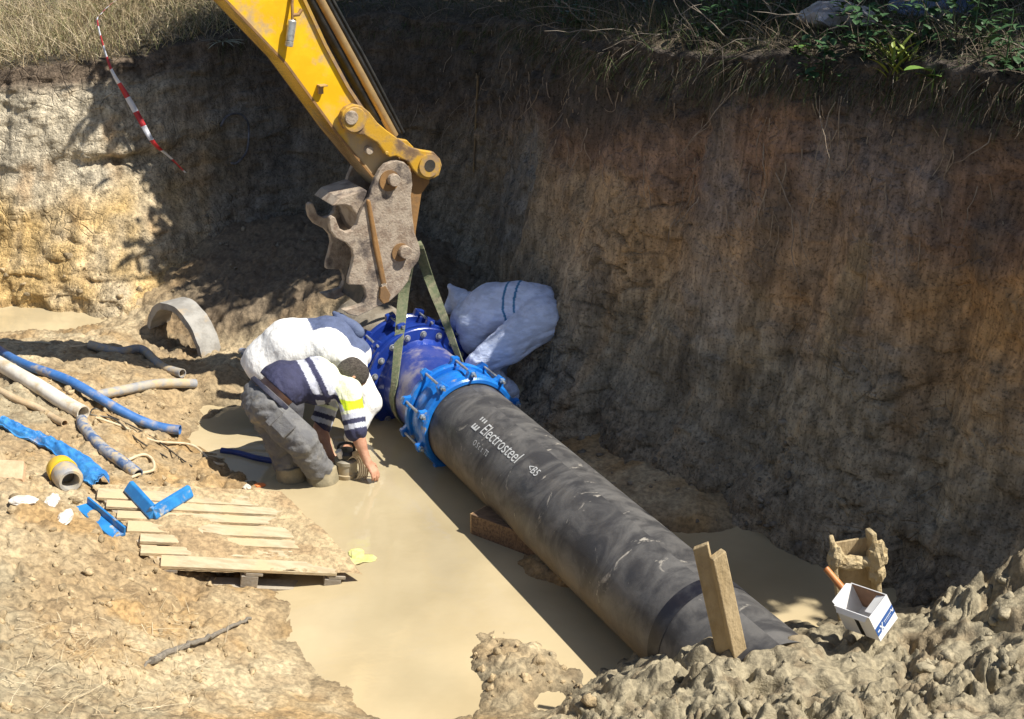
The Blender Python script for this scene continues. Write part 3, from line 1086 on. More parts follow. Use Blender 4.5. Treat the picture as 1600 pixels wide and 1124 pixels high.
Lb = [arm(*c2(1045, 1110)), arm(*c2(830, 850)), arm(*c2(500, 400)), arm(*c2(120, 0))]
Rt = [arm(*c2(630, 0)), arm(*c2(760, 280)), arm(*c2(900, 540)), arm(*c2(1040, 750))]
Lb.append(Lb[-1] + unit(Lb[-1] - Lb[-2]) * 2.6)
Rt.insert(0, Rt[0] + unit(Rt[0] - Rt[1]) * 2.2)
nose = [arm(*c2(1150, 880)), arm(*c2(1230, 1010)), arm(*c2(1250, 1110)), arm(*c2(1200, 1190)), arm(*c2(1110, 1190))]
outline = Lb[::-1] + nose[::-1] + Rt[::-1]
st = MB().prism(outline, -AN * TH)
st.build('stick', m_yel, exc, bevel=.012)
# the flange strips that stand out along the plates
strip = MB()
for a_, b_2 in zip(Rt[:-1], Rt[1:]):
    d_ = unit(b_2 - a_)
    nn = np.cross(d_, AN)
    strip.prism([a_ + AN * .018, b_2 + AN * .018, b_2 + AN * .018 + nn * .022, a_ + AN * .018 + nn * .022], -AN * (TH + .036))
strip.build('top_plate', m_yel_d, exc)
under = MB()
for a_, b_2 in zip(Lb[:-1], Lb[1:]):
    d_ = unit(b_2 - a_)
    nn = np.cross(d_, AN)
    under.prism([a_ + AN * .006, b_2 + AN * .006, b_2 + AN * .006 + nn * .016, a_ + AN * .006 + nn * .016], -AN * (TH + .012))
under.build('bottom_plate', m_under, exc)
# bucket cylinder: barrel, rod, hoses, and a black tube for the shaded gap
ra, rb = arm(*c2(1185, 850), -.15), arm(*c2(725, 10), -.15)
rd = unit(rb - ra)
MB().tube([ra, ra + rd * 1.6], .032, 20).build('cylinder_rod', m_rod, exc, True)
bar = MB()
bar.lathe(ra + rd * 1.35, rd, [(0, .034), (0, .07), (.03, .078), (.09, .078), (.10, .066), (2.4, .066)], 32)
bar.build('cylinder_barrel', m_yel_d, exc, True)
gap = MB().tube([arm(*c2(665, 0), -.18) + rd * 2.2, arm(*c2(665, 0), -.18), arm(*c2(900, 430), -.18), arm(*c2(1080, 750), -.18)], .042, 14)  # black tube stands in for the shade between top plate and rod
gap.build('hose_and_gap_shade', m_black, exc, True)
for dx, dd in ((30, -.16), (62, -.20)):
    hp = [arm(*c2(735 + dx, 0), dd) + rd * 2.2, arm(*c2(735 + dx, 0), dd), arm(*c2(945 + dx, 380), dd), arm(*c2(1190 + dx * .8, 830), dd)]
    MB().tube(spline(hp, 24), .014, 10).build('hose_and_gap_shade', m_black, exc, True)


def disc(mb, px, py, d0, d1, r, n=32):
    c = arm(px, py, d0)
    mb.lathe(c, AN, [(0, 0.0001), (0, r), (d1 - d0 - .004, r), (d1 - d0, r - .004), (d1 - d0, .0001)], n)
    return mb


# tipping link, near and far
link_poly = [(830, 690), (855, 660), (900, 640), (950, 650), (1000, 690), (1050, 755), (1110, 805), (1180, 855), (1260, 910), (1330, 927), (1400, 938), (1440, 980), (1452, 1020), (1432, 1085), (1375, 1112), (1315, 1095), (1270, 1045), (1245, 1000), (1165, 962), (1125, 970), (1095, 940), (1050, 880), (965, 830), (895, 825), (848, 795), (828, 745)]
for nm, dd in (('tipping_link', .03), ('tipping_link', -TH - .085)):
    MB().prism([arm(*c2(*p)) + AN * dd for p in link_poly], AN * .055).build(nm, m_link, exc, bevel=.008)
boss = MB()
disc(boss, *c2(905, 735), .0, .10, .088)
boss.build('link_boss', m_yel_d, exc, True)
pin = MB()
disc(pin, *c2(912, 735), .09, .112, .05)
pin.build('link_pin', m_steel, exc, True)
pin = MB()
cpin = arm(*c2(1370, 1020))
pin.tube([cpin + AN * .10, cpin - AN * (TH + .12)], .045, 24)
pin.build('link_pin', m_sdark, exc, True)
collar = MB()
collar.lathe(cpin + AN * .086, AN, [(0, .045), (0, .085), (.012, .085), (.012, .045)], 32, closed_prof=True)
collar.build('pin_collar', m_yel_d, exc, True)
# push link down to the hitch
pl = MB()
for dd in (-.02, -TH - .0):
    q = [(905, 150), (1010, 175), (1000, 260), (950, 330), (915, 560), (905, 760), (850, 760), (860, 560), (870, 300)]
    pl.prism([arm(*c3(*p)) + AN * dd for p in q], AN * .045)
pl.build('push_link', m_under, exc, bevel=.006)
# small things on the stick: grease can, bracket, stop
can = MB()
ca, cb = arm(*c2(548, 125), .05), arm(*c2(525, 292), .05)
cd_ = cb - ca
can.tube([ca, ca + cd_ * .04, ca + cd_ * .05, ca + cd_ * .76, ca + cd_ * .77, ca + cd_ * .80, ca + cd_ * .81, cb - cd_ * .03, cb], [.022, .026, .029, .029, .026, .026, .029, .029, .024], 20)
can.build('grease_can', m_sil, exc, True)
fit_ = MB()
fit_.tube([ca, arm(*c2(548, 85), .05), arm(*c2(545, 30), .03), arm(*c2(548, -40), .02)], .011, 10)
fit_.tube([arm(*c2(550, 95), .05), arm(*c2(585, 92), .05), arm(*c2(605, 60), .045)], .013, 10)
fit_.build('valve_fitting', m_under, exc, True)
br = MB().box(arm(*c2(722, 560), .012), AH * .018, UP * .03, AN * .014)
br.box(arm(*c2(735, 535), .03), AH * .03, UP * .005, AN * .03)
br.build('bracket', m_yel_d, exc, bevel=.002)
stp = MB()
disc(stp, *c2(1015, 935), .0, .05, .03, 16)
stp.build('stop_boss', m_steel, exc, True)
stp = MB()
disc(stp, *c2(1118, 948), .03, .09, .014, 16)
stp.build('stop_boss', m_yel_d, exc, True)

# quick hitch: two cast side plates with jaws, body between them
plate = [(598, 335), (612, 285), (640, 220), (665, 170), (700, 132), (740, 114), (775, 110), (815, 120), (845, 148), (862, 190), (868, 260), (858, 330), (866, 430), (882, 560), (912, 640), (918, 690), (905, 735), (862, 790), (842, 860), (790, 930), (720, 992), (660, 1015), (590, 1050), (525, 1080), (470, 1068), (430, 1040), (500, 1024), (562, 1002), (582, 960), (575, 915), (560, 886), (468, 882), (470, 840), (490, 770), (502, 710), (492, 662), (455, 622), (392, 592), (360, 550), (350, 500), (352, 468), (368, 455), (388, 465), (400, 500), (415, 535), (452, 553), (492, 545), (522, 510), (535, 460), (560, 400)]
W = .33
hit_near = MB().prism([arm(*c3(*p)) + AN * .045 for p in plate], AN * .05)
hit_near.build('hitch_plate', m_steel, exc, bevel=.008)
hit_far = MB().prism([arm(*c3(*p)) - AN * W for p in plate], -AN * .05)
hit_far.build('hitch_plate', m_steel, exc, bevel=.008)
body = MB().prism([arm(*c3(*p)) + AN * .04 for p in ((385, 402), (430, 352), (590, 297), (640, 340), (665, 560), (640, 700), (560, 560), (535, 455), (498, 405), (470, 398))], -AN * (W + .03))
body.build('hitch_body', m_steel, exc, bevel=.01)
body = MB().prism([arm(*c3(*p)) + AN * .035 for p in ((700, 640), (850, 600), (900, 690), (850, 800), (830, 870), (780, 930), (660, 1000), (560, 1030), (590, 930), (600, 880))], -AN * (W + .03))
body.build('hitch_body', m_sdark, exc, bevel=.01)  # added dark block: shade on the far body put into its colour
rib = MB().prism([arm(*c3(*p)) + AN * .09 for p in ((575, 350), (598, 350), (650, 620), (703, 880), (672, 890), (620, 640))], AN * .028)
rib.build('weld_rib', m_under, exc, bevel=.01)
for (x, y, r1, r2) in ((772, 240, .078, .045), (842, 690, .07, .048)):
    ring = MB()
    ring.lathe(arm(*c3(x - 18, y + 10), .094), AN, [(0, .03), (0, r1), (.012, r1), (.012, .03)], 36, closed_prof=True)
    ring.build('pin_washer', m_under, exc, True)
    pn = MB()
    disc(pn, *c3(x, y), .09, .15, r2, 28)
    pn.build('hitch_pin', m_steel, exc, True)
pn = MB()
disc(pn, *c3(716, 905), .09, .118, .028, 6)
pn.build('hitch_bolt', m_steel, exc)
pn = MB().prism([arm(*c3(*p)) + AN * .09 for p in ((660, 895), (690, 880), (725, 940), (712, 985), (680, 998), (655, 965))], AN * .03)
pn.build('latch', m_under, exc, bevel=.006)

# ---------------------------------------------------------------- lifting sling: two falls from the hitch round the spool
m_sling = mat('green_webbing', (.13, .16, .085), .8, (.20, .205, .12), 40, bump=.5, bump_scale=180, dirt=(.34, .30, .2), dirt_scale=9, dirt_range=(.5, .7))


def ribbon(path, wvec, th, name, matl, parent):
    P = np.asarray(path)
    wv = np.asarray(wvec, float)
    if wv.ndim == 1:
        wv = np.broadcast_to(wv, P.shape)
    T = np.gradient(P, axis=0)
    T /= np.linalg.norm(T, axis=1)[:, None]
    wv = wv - T * (wv * T).sum(1)[:, None]
    nn = np.cross(T, wv)
    nn /= np.linalg.norm(nn, axis=1)[:, None]
    rows = np.stack([P - wv + nn * th, P + wv + nn * th, P + wv - nn * th, P - wv - nn * th], 1)
    n = len(P)
    f = grid_faces(n, 4, True)
    fs = [tuple(x) for x in f] + [(0, 1, 2, 3), tuple(4 * (n - 1) + k for k in (3, 2, 1, 0))]
    o = add(name, rows.reshape(-1, 3), fs, matl, parent, False)
    bm = bmesh.new()
    bm.from_mesh(o.data)
    bmesh.ops.recalc_face_normals(bm, faces=bm.faces)
    bm.to_mesh(o.data)
    bm.free()
    return o


S_SL = .66
hook = arm(*c3(905, 640), -.12)
slg = empty('lifting_sling', AXC + PD * S_SL - UP * .35, 'green webbing lifting sling from the hitch down round the blue spool', 'lifting sling')
# near fall: from the hitch to the left flank of the spool and under it
pts = [hook, arm(*c3(880, 760), -.02), arm(*c3(848, 950), -.01)]
tang = on_pipe(S_SL + .02, R(-62), PR + .012)
pts += [tang * .5 + pts[-1] * .5, tang] + [on_pipe(S_SL, R(a), PR + .010) for a in (-75, -90, -110, -135, -160, -180)]
wv1 = np.linspace(0, 1, 60)[:, None]
wv1 = np.clip((wv1 - .25) / .2, 0, 1)
ribbon(spline(pts, 60), np.array([1.0, -.25, 0]) * .040 * (1 - wv1) + PD * -.045 * wv1, .004, 'strap', m_sling, slg)
pts = [hook + AH * .03, arm(*c3(945, 680), -.05), arm(*c3(1000, 850), -.10)]
tang = on_pipe(S_SL + .02, R(46), PR + .014)
pts += [tang * .5 + pts[-1] * .5, tang] + [on_pipe(S_SL, R(a), PR + .012) for a in (60, 80, 105, 135, 160, 179)]
ribbon(spline(pts, 60), np.array([1.0, -.25, 0]) * .040 * (1 - wv1) + PD * -.045 * wv1, .004, 'strap', m_sling, slg)
# ---------------------------------------------------------------- people: smooth bodies grown from joint chains (distance field + surface nets)
def surf_nets(F, org, h):
    neg = F < 0
    c = neg[:-1, :-1, :-1].astype(np.int8)
    tot = np.zeros_like(c)
    for dx in (0, 1):
        for dy in (0, 1):
            for dz in (0, 1):
                tot += neg[dx:F.shape[0] - 1 + dx, dy:F.shape[1] - 1 + dy, dz:F.shape[2] - 1 + dz]
    act = (tot > 0) & (tot < 8)
    ii = np.argwhere(act)
    idx = -np.ones(act.shape, np.int64)
    idx[tuple(ii.T)] = np.arange(len(ii))
    acc, cnt = np.zeros((len(ii), 3)), np.zeros(len(ii))
    corners = [(a, b, d) for a in (0, 1) for b in (0, 1) for d in (0, 1)]
    vals = {k: F[ii[:, 0] + k[0], ii[:, 1] + k[1], ii[:, 2] + k[2]] for k in corners}
    for k in corners:
        for ax in range(3):
            if k[ax] == 0:
                k2 = tuple(1 if j == ax else k[j] for j in range(3))
                f0, f1 = vals[k], vals[k2]
                m = (f0 < 0) != (f1 < 0)
                t = np.where(m, f0 / np.where(m, f0 - f1, 1), 0)
                pos = np.array(k, float)[None] + np.zeros((len(ii), 3))
                pos[:, ax] += t
                acc += pos * m[:, None]
                cnt += m
    V = org + (ii + acc / cnt[:, None]) * h
    faces = []
    for ax in range(3):
        o1, o2 = (ax + 1) % 3, (ax + 2) % 3
        a = np.take(neg, range(0, neg.shape[ax] - 1), ax)
        b = np.take(neg, range(1, neg.shape[ax]), ax)
        e = np.argwhere(a != b)
        e = e[(e[:, o1] > 0) & (e[:, o2] > 0) & (e[:, o1] < act.shape[o1]) & (e[:, o2] < act.shape[o2])]
        inside0 = neg[tuple(e.T)]

        def cell(d1, d2):
            q = e.copy()
            q[:, o1] += d1
            q[:, o2] += d2
            return idx[tuple(q.T)]
        quad = np.stack([cell(-1, -1), cell(0, -1), cell(0, 0), cell(-1, 0)], 1)
        quad[~inside0] = quad[~inside0][:, ::-1]
        faces.append(quad)
    Fc = np.vstack(faces)
    return V, Fc[(Fc >= 0).all(1)]


class Field:
    def __init__(self, h=.009):
        self.pr, self.h, self.cuts, self.subs = [], h, [], []

    def cone(self, a, b, ra, rb=None, k=.03):
        self.pr.append((np.asarray(a, float), np.asarray(b, float), ra, ra if rb is None else rb, k))
        return self

    def ball(self, c, r, k=.03):
        return self.cone(c, np.asarray(c) + 1e-4, r, r, k)

    def chain(self, pts, rs, k=.03):
        for i in range(len(pts) - 1):
            self.cone(pts[i], pts[i + 1], rs[i], rs[i + 1], k)
        return self

    def cut(self, p, n):
        """keep the side that n points away from"""
        self.cuts.append((np.asarray(p, float), unit(n)))
        return self

    def mesh(self, fold=0.0, fold_scale=9.0, seed=0, aniso=(1, 1, 1), ridge=.5, along=None):
        h = self.h
        lo = np.min([np.minimum(a, b) - max(ra, rb) for a, b, ra, rb, k in self.pr], 0) - .05
        hi = np.max([np.maximum(a, b) + max(ra, rb) for a, b, ra, rb, k in self.pr], 0) + .05
        n = np.ceil((hi - lo) / h).astype(int) + 1
        F = np.full(n, .2)
        for a, b, ra, rb, k in self.pr:
            m = max(ra, rb) + k + .04
            i0 = np.maximum(np.floor((np.minimum(a, b) - m - lo) / h).astype(int), 0)
            i1 = np.minimum(np.ceil((np.maximum(a, b) + m - lo) / h).astype(int) + 1, n)
            gx = [lo[j] + h * np.arange(i0[j], i1[j]) for j in range(3)]
            P = np.stack(np.meshgrid(*gx, indexing='ij'), -1)
            ab = b - a
            t = np.clip(((P - a) @ ab) / (ab @ ab), 0, 1)
            d = np.linalg.norm(P - a - t[..., None] * ab, axis=-1) - (ra + (rb - ra) * t)
            sl = tuple(slice(i0[j], i1[j]) for j in range(3))
            f0 = F[sl]
            hh = np.clip(.5 + .5 * (f0 - d) / k, 0, 1)
            F[sl] = f0 + (d - f0) * hh - k * hh * (1 - hh)
        I = np.argwhere(np.abs(F) < .05)
        P = lo + I * h
        if fold:
            Pq = P
            if along is not None:           # folds run along this direction
                d0 = unit(along)
                d1 = unit(np.cross(d0, [.3, .5, .8]))
                Pq = P @ np.stack([d0, d1, np.cross(d0, d1)], 1)
            q = Pq * fold_scale * np.asarray(aniso)
            nz_ = (1 - ridge) * fbm(q, 3, 200 + seed) + ridge * fbm(q * .9 + 5, 2, 300 + seed, ridged=True) + .14 * fbm(q * 2.6 + 9, 2, 350 + seed, ridged=True)
            F[tuple(I.T)] += fold * nz_
        for p, nv in self.cuts:
            G = np.stack(np.meshgrid(*[lo[j] + h * np.arange(n[j]) for j in range(3)], indexing='ij'), -1)
            F = np.maximum(F, (G - p) @ nv)
        F[0], F[-1], F[:, 0], F[:, -1], F[:, :, 0], F[:, :, -1] = .2, .2, .2, .2, .2, .2
        V, Q = surf_nets(F, lo, h)
        # one light smoothing pass
        for _ in range(2):
            s = np.zeros_like(V)
            c = np.zeros(len(V))
            for i in range(4):
                j = (i + 1) % 4
                np.add.at(s, Q[:, i], V[Q[:, j]])
                np.add.at(s, Q[:, j], V[Q[:, i]])
                np.add.at(c, Q[:, i], 1)
                np.add.at(c, Q[:, j], 1)
            V = V * .45 + .55 * s / np.maximum(c, 1)[:, None]
        return V, Q


def hand(fl, wrist, d, palm_n, side):
    """palm and five fingers; d points to the finger tips, palm_n out of the palm, side towards the thumb"""
    d, palm_n = unit(d), unit(palm_n - np.dot(palm_n, unit(d)) * unit(d))
    lat = unit(np.cross(d, palm_n))
    if np.dot(lat, side) < 0:
        lat = -lat
    for i, (o, L) in enumerate(((.030, .072), (.010, .080), (-.010, .074), (-.029, .058))):
        kn = wrist + d * (.088 - .006 * abs(i - 1)) + lat * o
        fl.cone(wrist + lat * o * .6 + d * .012, kn, .0135, .0115, .014)
        m1 = kn + unit(d + palm_n * .35) * L * .5 + lat * o * .15
        m2 = m1 + unit(d + palm_n * .9) * L * .3
        m3 = m2 + unit(d + palm_n * 1.3) * L * .24
        fl.chain([kn, m1, m2, m3], [.0105, .0095, .0088, .0075], .006)
    t0 = wrist + lat * .022 + d * .02
    t1 = t0 + unit(lat * .8 + d * .7 + palm_n * .3) * .045
    t2 = t1 + unit(lat * .35 + d + palm_n * .4) * .032
    fl.chain([t0, t1, t2], [.014, .0115, .009], .01)


def head(fl, c, face, up, r=.096):
    """cranium, jaw, nose, brow, ears round the point c"""
    face = unit(face)
    up = unit(up - np.dot(up, face) * face)
    lat = np.cross(face, up)
    fl.cone(c - face * .025 + up * .018, c + face * .028 + up * .022, r * .86, r * .82, .02)
    fl.cone(c + face * .035 - up * .03, c + face * .055 - up * .085, r * .66, r * .42, .03)
    fl.cone(c + face * .098 + up * .012, c + face * .118 - up * .028, .009, .015, .012)          # nose
    fl.cone(c + face * .085 + up * .03 - lat * .03, c + face * .085 + up * .03 + lat * .03, .014, .014, .016)   # brow
    fl.cone(c + face * .092 - up * .062 - lat * .016, c + face * .092 - up * .062 + lat * .016, .009, .009, .008)   # lips
    for s in (-1, 1):
        fl.cone(c + lat * s * .083 + up * .015 - face * .012, c + lat * s * .088 - up * .022 - face * .004, .016, .010, .006)
    return face, up, lat


m_skin = mat('skin', (.52, .29, .19), .55, (.44, .22, .14), 14, bump=.12, bump_scale=70)
m_hair = mat('dark_grey_hair', (.045, .035, .028), .6, (.13, .11, .09), 60, bump=.9, bump_scale=110, stretch=(1, 1, 3))
m_eye = mat('eye_white', (.7, .68, .64), .2)
m_cargo = mat('grey_cargo_cloth', (.125, .125, .13), .88, (.17, .168, .165), 12, bump=.8, bump_scale=14, dirt=(.34, .28, .18), dirt_scale=5, dirt_range=(.60, .78))
m_boot = mat('muddy_rubber_boot', (.23, .20, .13), .6, (.33, .28, .18), 9, bump=.25, bump_scale=40)
m_shirt = mat('work_shirt', MUD, .85, color2=(.86, 1.06), scale=14, vcol=True, bump=.7, bump_scale=11, stretch=(1.6, 1.6, 1.0))
m_belt = mat('navy_belt', (.022, .024, .045), .6, (.035, .035, .055), 30, bump=.3, bump_scale=120)
m_dark = mat('dark_work_trousers', (.05, .052, .065), .85, (.075, .075, .085), 10, bump=.3, bump_scale=80)


def person(name_label, base):
    return empty('person', base, name_label, 'person')


def finish(fl, name, matl, parent, **k):
    V, Q = fl.mesh(**{a: b for a, b in k.items() if a in ('fold', 'fold_scale', 'seed', 'aniso', 'ridge', 'along')})
    cf = k.get('colour')
    return add(name, V, Q.astype(np.int32), matl, parent, True, cols=cf(V) if cf else None)


def pad3(c, n):
    return np.broadcast_to(np.asarray(c, float), (n, 3)).copy()


NAVY, SILV, HIVI, HIVI_SUN = (.035, .037, .085), (.50, .52, .60), (.62, .80, .02), (.86, .90, .62)  # the last tone is hi-vis overexposed by sun, painted as pale cloth

# ---- worker in grey cargo trousers and striped polo shirt, reaching down with the pump
pel = aty(416, 629, 8.05)
wai = aty(443, 600, 8.12)
che = aty(497, 595, 8.22)
nek = aty(533, 600, 8.27)
fA = unit((nek - pel) * np.array([1, 1, 0]))
rA = np.array([fA[1], -fA[0], 0])
hipR, hipL = pel + rA * .085, pel - rA * .085
knR, knL = aty(474, 692, 7.84), aty(440, 690, 8.02)
ftR, ftL = at(506, 752, 0), at(459, 748, 0)
anR, anL = ftR + [-.01, .02, -.02], ftL + [-.01, .02, -.02]
shR, shL = aty(545, 613, 8.10), aty(520, 606, 8.42)
elR, wrR = aty(557, 676, 7.98), aty(574, 722, 7.93)
elL, wrL = aty(500, 668, 8.28), aty(517, 712, 8.16)
hdA = aty(550, 586, 8.28)
A = person('bending worker in grey cargo trousers and navy striped shirt, hand in the water', ftR * np.array([1, 1, 0]))

fl = Field(.0075)
fl.cone(hipL, hipR, .12, .12, .05).chain([pel, wai, che, nek], [.13, .118, .115, .075], .05)
fl.cone(hipL + (wai - pel), hipR + (wai - pel), .085, .085, .05)
fl.cone(che - rA * .07, che + rA * .07, .095, .095, .05).cone(shL * .5 + nek * .5, shR * .5 + nek * .5, .06, .06, .05)
for hp, kn, an in ((hipR, knR, anR), (hipL, knL, anL)):
    fl.chain([hp, kn, an], [.088, .06, .045], .03)
    fl.chain([an, an + [0, 0, -.09], an + fA * .13 + [0, 0, -.11]], [.045, .045, .035], .03)
for s_, e_, w_ in ((shR, elR, wrR), (shL, elL, wrL)):
    fl.chain([s_ * .8 + nek * .2, s_, e_, w_], [.06, .055, .043, .029], .03)
    fl.cone(e_ + (w_ - e_) * .2, e_ + (w_ - e_) * .4, .045, .040, .02)
faceA = unit(np.array([.55, .1, -.75]))
upA = np.array([.8, .2, .55])
fl.chain([nek, nek + (hdA - nek) * .6], [.062, .056], .03)
fc_, up_, lat_ = head(fl, hdA, faceA, upA)
hand(fl, wrR, unit(wrR - elR) + [.25, .0, .1], np.array([-.5, .3, -.3]), np.array([0, 1, .2]))
hand(fl, wrL, unit(wrL - elL) + [.1, 0, 0], np.array([.3, -.6, -.2]), np.array([1, 0, .2]))
finish(fl, 'body', m_skin, A)
for s in (-1, 1):
    MB().lathe(hdA + fc_ * .079 + up_ * .012 + lat_ * s * .033, fc_, [(-.012, .001), (-.008, .009), (0, .0125), (.008, .009), (.0115, .001)], 12).build('eye', m_eye, A, True)
fl = Field(.0065)
fl.cone(hdA - fc_ * .028 + up_ * .022, hdA + fc_ * .016 + up_ * .032, .094, .088, .02).cone(hdA - fc_ * .06 - up_ * .02, hdA - fc_ * .062 - up_ * .055, .055, .04, .03)
fl.cut(hdA + fc_ * .065 - up_ * .02, fc_ * .9 - up_ * .35)
finish(fl, 'hair', m_hair, A, fold=.007, fold_scale=40, seed=3)

sp_dir = unit(wai - pel)
fl = Field(.008)
fl.cone(hipL - fA * .015, hipR - fA * .015, .140, .140, .06).cone(pel, pel + sp_dir * .12, .142, .134, .05).cone(hipL + sp_dir * .08, hipR + sp_dir * .08, .112, .112, .05)
for hp, kn, an in ((hipR, knR, anR), (hipL, knL, anL)):
    fl.chain([hp, hp * .5 + kn * .5 - [0, 0, .015], kn, kn * .45 + an * .55, an + [0, 0, .085]], [.135, .128, .112, .102, .100], .03)
fl.cut(pel + sp_dir * .085, sp_dir)
tro = finish(fl, 'trousers', m_cargo, A, fold=.022, fold_scale=15, seed=1, aniso=(.45, 1, 1), ridge=.75, along=np.array([.8, -.3, .35]))
# cargo pocket on the near thigh
th_d = unit(knR - hipR)
th_o = unit(np.cross(th_d, np.cross(np.array([.15, -1, .25]), th_d)))
th_t = np.cross(th_d, th_o)
pk = MB().box(hipR * .5 + knR * .5 + th_o * .122, th_d * .085, th_t * .062, th_o * .016)
pk.build('cargo_pocket', m_cargo, tro, True, bevel=.012)
pk = MB().box(hipR * .66 + knR * .34 + th_o * .137 - th_d * .01, th_d * .024, th_t * .068, th_o * .008)
pk.build('pocket_flap', m_cargo, tro, True, bevel=.006)
# belt
fl = Field(.0065)
fl.cone(hipL - fA * .015, hipR - fA * .015, .156, .156, .06).cone(pel, pel + sp_dir * .12, .158, .150, .05).cone(hipL + sp_dir * .08, hipR + sp_dir * .08, .128, .128, .05)
fl.cut(pel + sp_dir * .082, sp_dir).cut(pel + sp_dir * .046, -sp_dir)
finish(fl, 'belt', m_belt, A)
for k in range(5):
    an_ = R(-150 + 55 * k)
    o_ = unit(np.cross(sp_dir, rA)) * math.cos(an_) + rA * math.sin(an_)
# boots
for an in (anR, anL):
    fl = Field(.008)
    fl.chain([an + [-.01, .01, .13], an + [0, 0, .02], an + [0, 0, -.10], an + fA * .12 + [0, 0, -.13]], [.112, .108, .09, .065], .03)
    fl.cut(an + [0, 0, .118], np.array([-.12, .1, 1]))
    finish(fl, 'boot', m_boot, A, fold=.006, fold_scale=14, seed=4)


def shirtA(V):
    ax = nek - wai
    t = ((V - wai) @ ax) / (ax @ ax)
    lat = (V - wai) @ rA
    n = len(V)
    c = pad3(NAVY, n)
    wob = .012 * fbm(V * 9, 2, 400)
    up_side = (V[:, 2] - (wai[2] + (nek[2] - wai[2]) * np.clip(t, 0, 1)))
    tt_ = t + wob + 1.2 * up_side
    c[(tt_ > .40) & (tt_ < .55)] = SILV
    c[(tt_ > .66) & (tt_ < .80)] = SILV
    up_side = (V[:, 2] - (wai[2] + (nek[2] - wai[2]) * np.clip(t, 0, 1)))
    c[(np.abs(up_side + .02 + wob) < .022) & (tt_ > .1) & (tt_ < .80) & (lat > .03)] = NAVY
    hv = tt_ >= .80
    c[hv] = HIVI_SUN
    c[hv & (up_side < -.012) & (lat > 0)] = HIVI  # shaded underside keeps the full yellow
    for s_, e_ in ((shR, elR), (shL, elL)):
        ab = e_ - s_
        u = ((V - s_) @ ab) / (ab @ ab)
        near = (np.linalg.norm(V - s_ - np.clip(u, 0, 1.1)[:, None] * ab, axis=1) < .095) & (u > .45)
        c[near] = HIVI_SUN
        c[near & (u > .52) & (u <= .66)] = SILV
        c[near & (u > .66) & (u <= .78)] = NAVY
        c[near & (u > .78) & (u <= .90)] = SILV
        c[near & (u > .90)] = NAVY
    return c


fl = Field(.0075)
fl.cone(wai - rA * .06 - sp_dir * .06, wai + rA * .06 - sp_dir * .06, .135, .135, .05).cone(wai - rA * .06, wai + rA * .06, .138, .138, .05).cone(che - rA * .09, che + rA * .09, .135, .135, .06).cone(wai, che, .148, .152, .05)
fl.cone(che, nek - (nek - che) * .15, .12, .085, .05).cone(shL * .75 + nek * .25, shR * .75 + nek * .25, .08, .08, .05)
for s_, e_ in ((shR, elR), (shL, elL)):
    fl.chain([s_ * .8 + nek * .2, s_, e_ * .94 + s_ * .06], [.095, .09, .082], .035)
fl.cut(pel + sp_dir * .122, -sp_dir)
for s_, e_ in ((shR, elR), (shL, elL)):
    pass
finish(fl, 'shirt', m_shirt, A, fold=.013, fold_scale=14, seed=7, colour=shirtA, ridge=.65, aniso=(.35, 1, 1), along=np.array([.3, -.3, -.9]))

# ---- worker in the white shirt with navy yoke, bent double behind
pel = aty(418, 572, 8.80)
wai = aty(452, 541, 8.82)
che = aty(512, 536, 8.86)
nek = aty(556, 552, 8.88)
fB = unit((nek - pel) * np.array([1, 1, 0]))
rB = np.array([fB[1], -fB[0], 0])
hipR, hipL = pel + rB * .09, pel - rB * .09
ftR, ftL = at(452, 692, 0), at(425, 676, 0)
knR, knL = (hipR + ftR) / 2 + fB * .10, (hipL + ftL) / 2 + fB * .10
shR, shL = nek - (nek - che) * .15 + rB * .19 - [0, 0, .03], nek - (nek - che) * .15 - rB * .19
elR, wrR = aty(577, 628, 8.60), aty(548, 688, 8.42)
elL, wrL = aty(574, 606, 8.95), aty(560, 655, 8.80)
hdB = aty(549, 592, 8.66)
B = person('worker in a white shirt with navy shoulders bent double behind the striped one', ftR * np.array([1, 1, 0]))
fl = Field(.009)
fl.cone(hipL, hipR, .10, .10, .05).chain([pel, wai, che, nek], [.105, .10, .115, .075], .05)
fl.cone(che - rB * .07, che + rB * .07, .095, .095, .05).cone(shL * .5 + nek * .5, shR * .5 + nek * .5, .06, .06, .05)
for hp, kn, ft in ((hipR, knR, ftR), (hipL, knL, ftL)):
    fl.chain([hp, kn, ft + [0, 0, -.05], ft + [0, 0, -.16], ft + fB * .12 + [0, 0, -.18]], [.088, .06, .045, .045, .035], .03)
for s_, e_, w_ in ((shR, elR, wrR), (shL, elL, wrL)):
    fl.chain([s_ * .8 + nek * .2, s_, e_, w_], [.06, .055, .043, .029], .03)
fl.chain([nek, nek + (hdB - nek) * .6], [.062, .056], .03)
fc_, up_, lat_ = head(fl, hdB, np.array([-.35, -.1, -.8]), np.array([.7, .1, -.5]))
hand(fl, wrR, unit(wrR - elR), np.array([-.5, .2, -.3]), np.array([0, 1, .2]))
hand(fl, wrL, unit(wrL - elL), np.array([-.5, .2, -.3]), np.array([0, -1, .2]))
finish(fl, 'body', m_skin, B)
for s in (-1, 1):
    MB().lathe(hdB + fc_ * .079 + up_ * .012 + lat_ * s * .033, fc_, [(-.012, .001), (-.008, .009), (0, .0125), (.008, .009), (.0115, .001)], 12).build('eye', m_eye, B, True)
fl = Field(.008)
fl.cone(hdB - fc_ * .028 + up_ * .022, hdB + fc_ * .016 + up_ * .032, .094, .088, .02)
fl.cut(hdB + fc_ * .065 - up_ * .02, fc_ * .9 - up_ * .35)
finish(fl, 'hair', m_hair, B, fold=.006, fold_scale=40, seed=5)
fl = Field(.010)
fl.cone(hipL, hipR, .12, .12, .06)
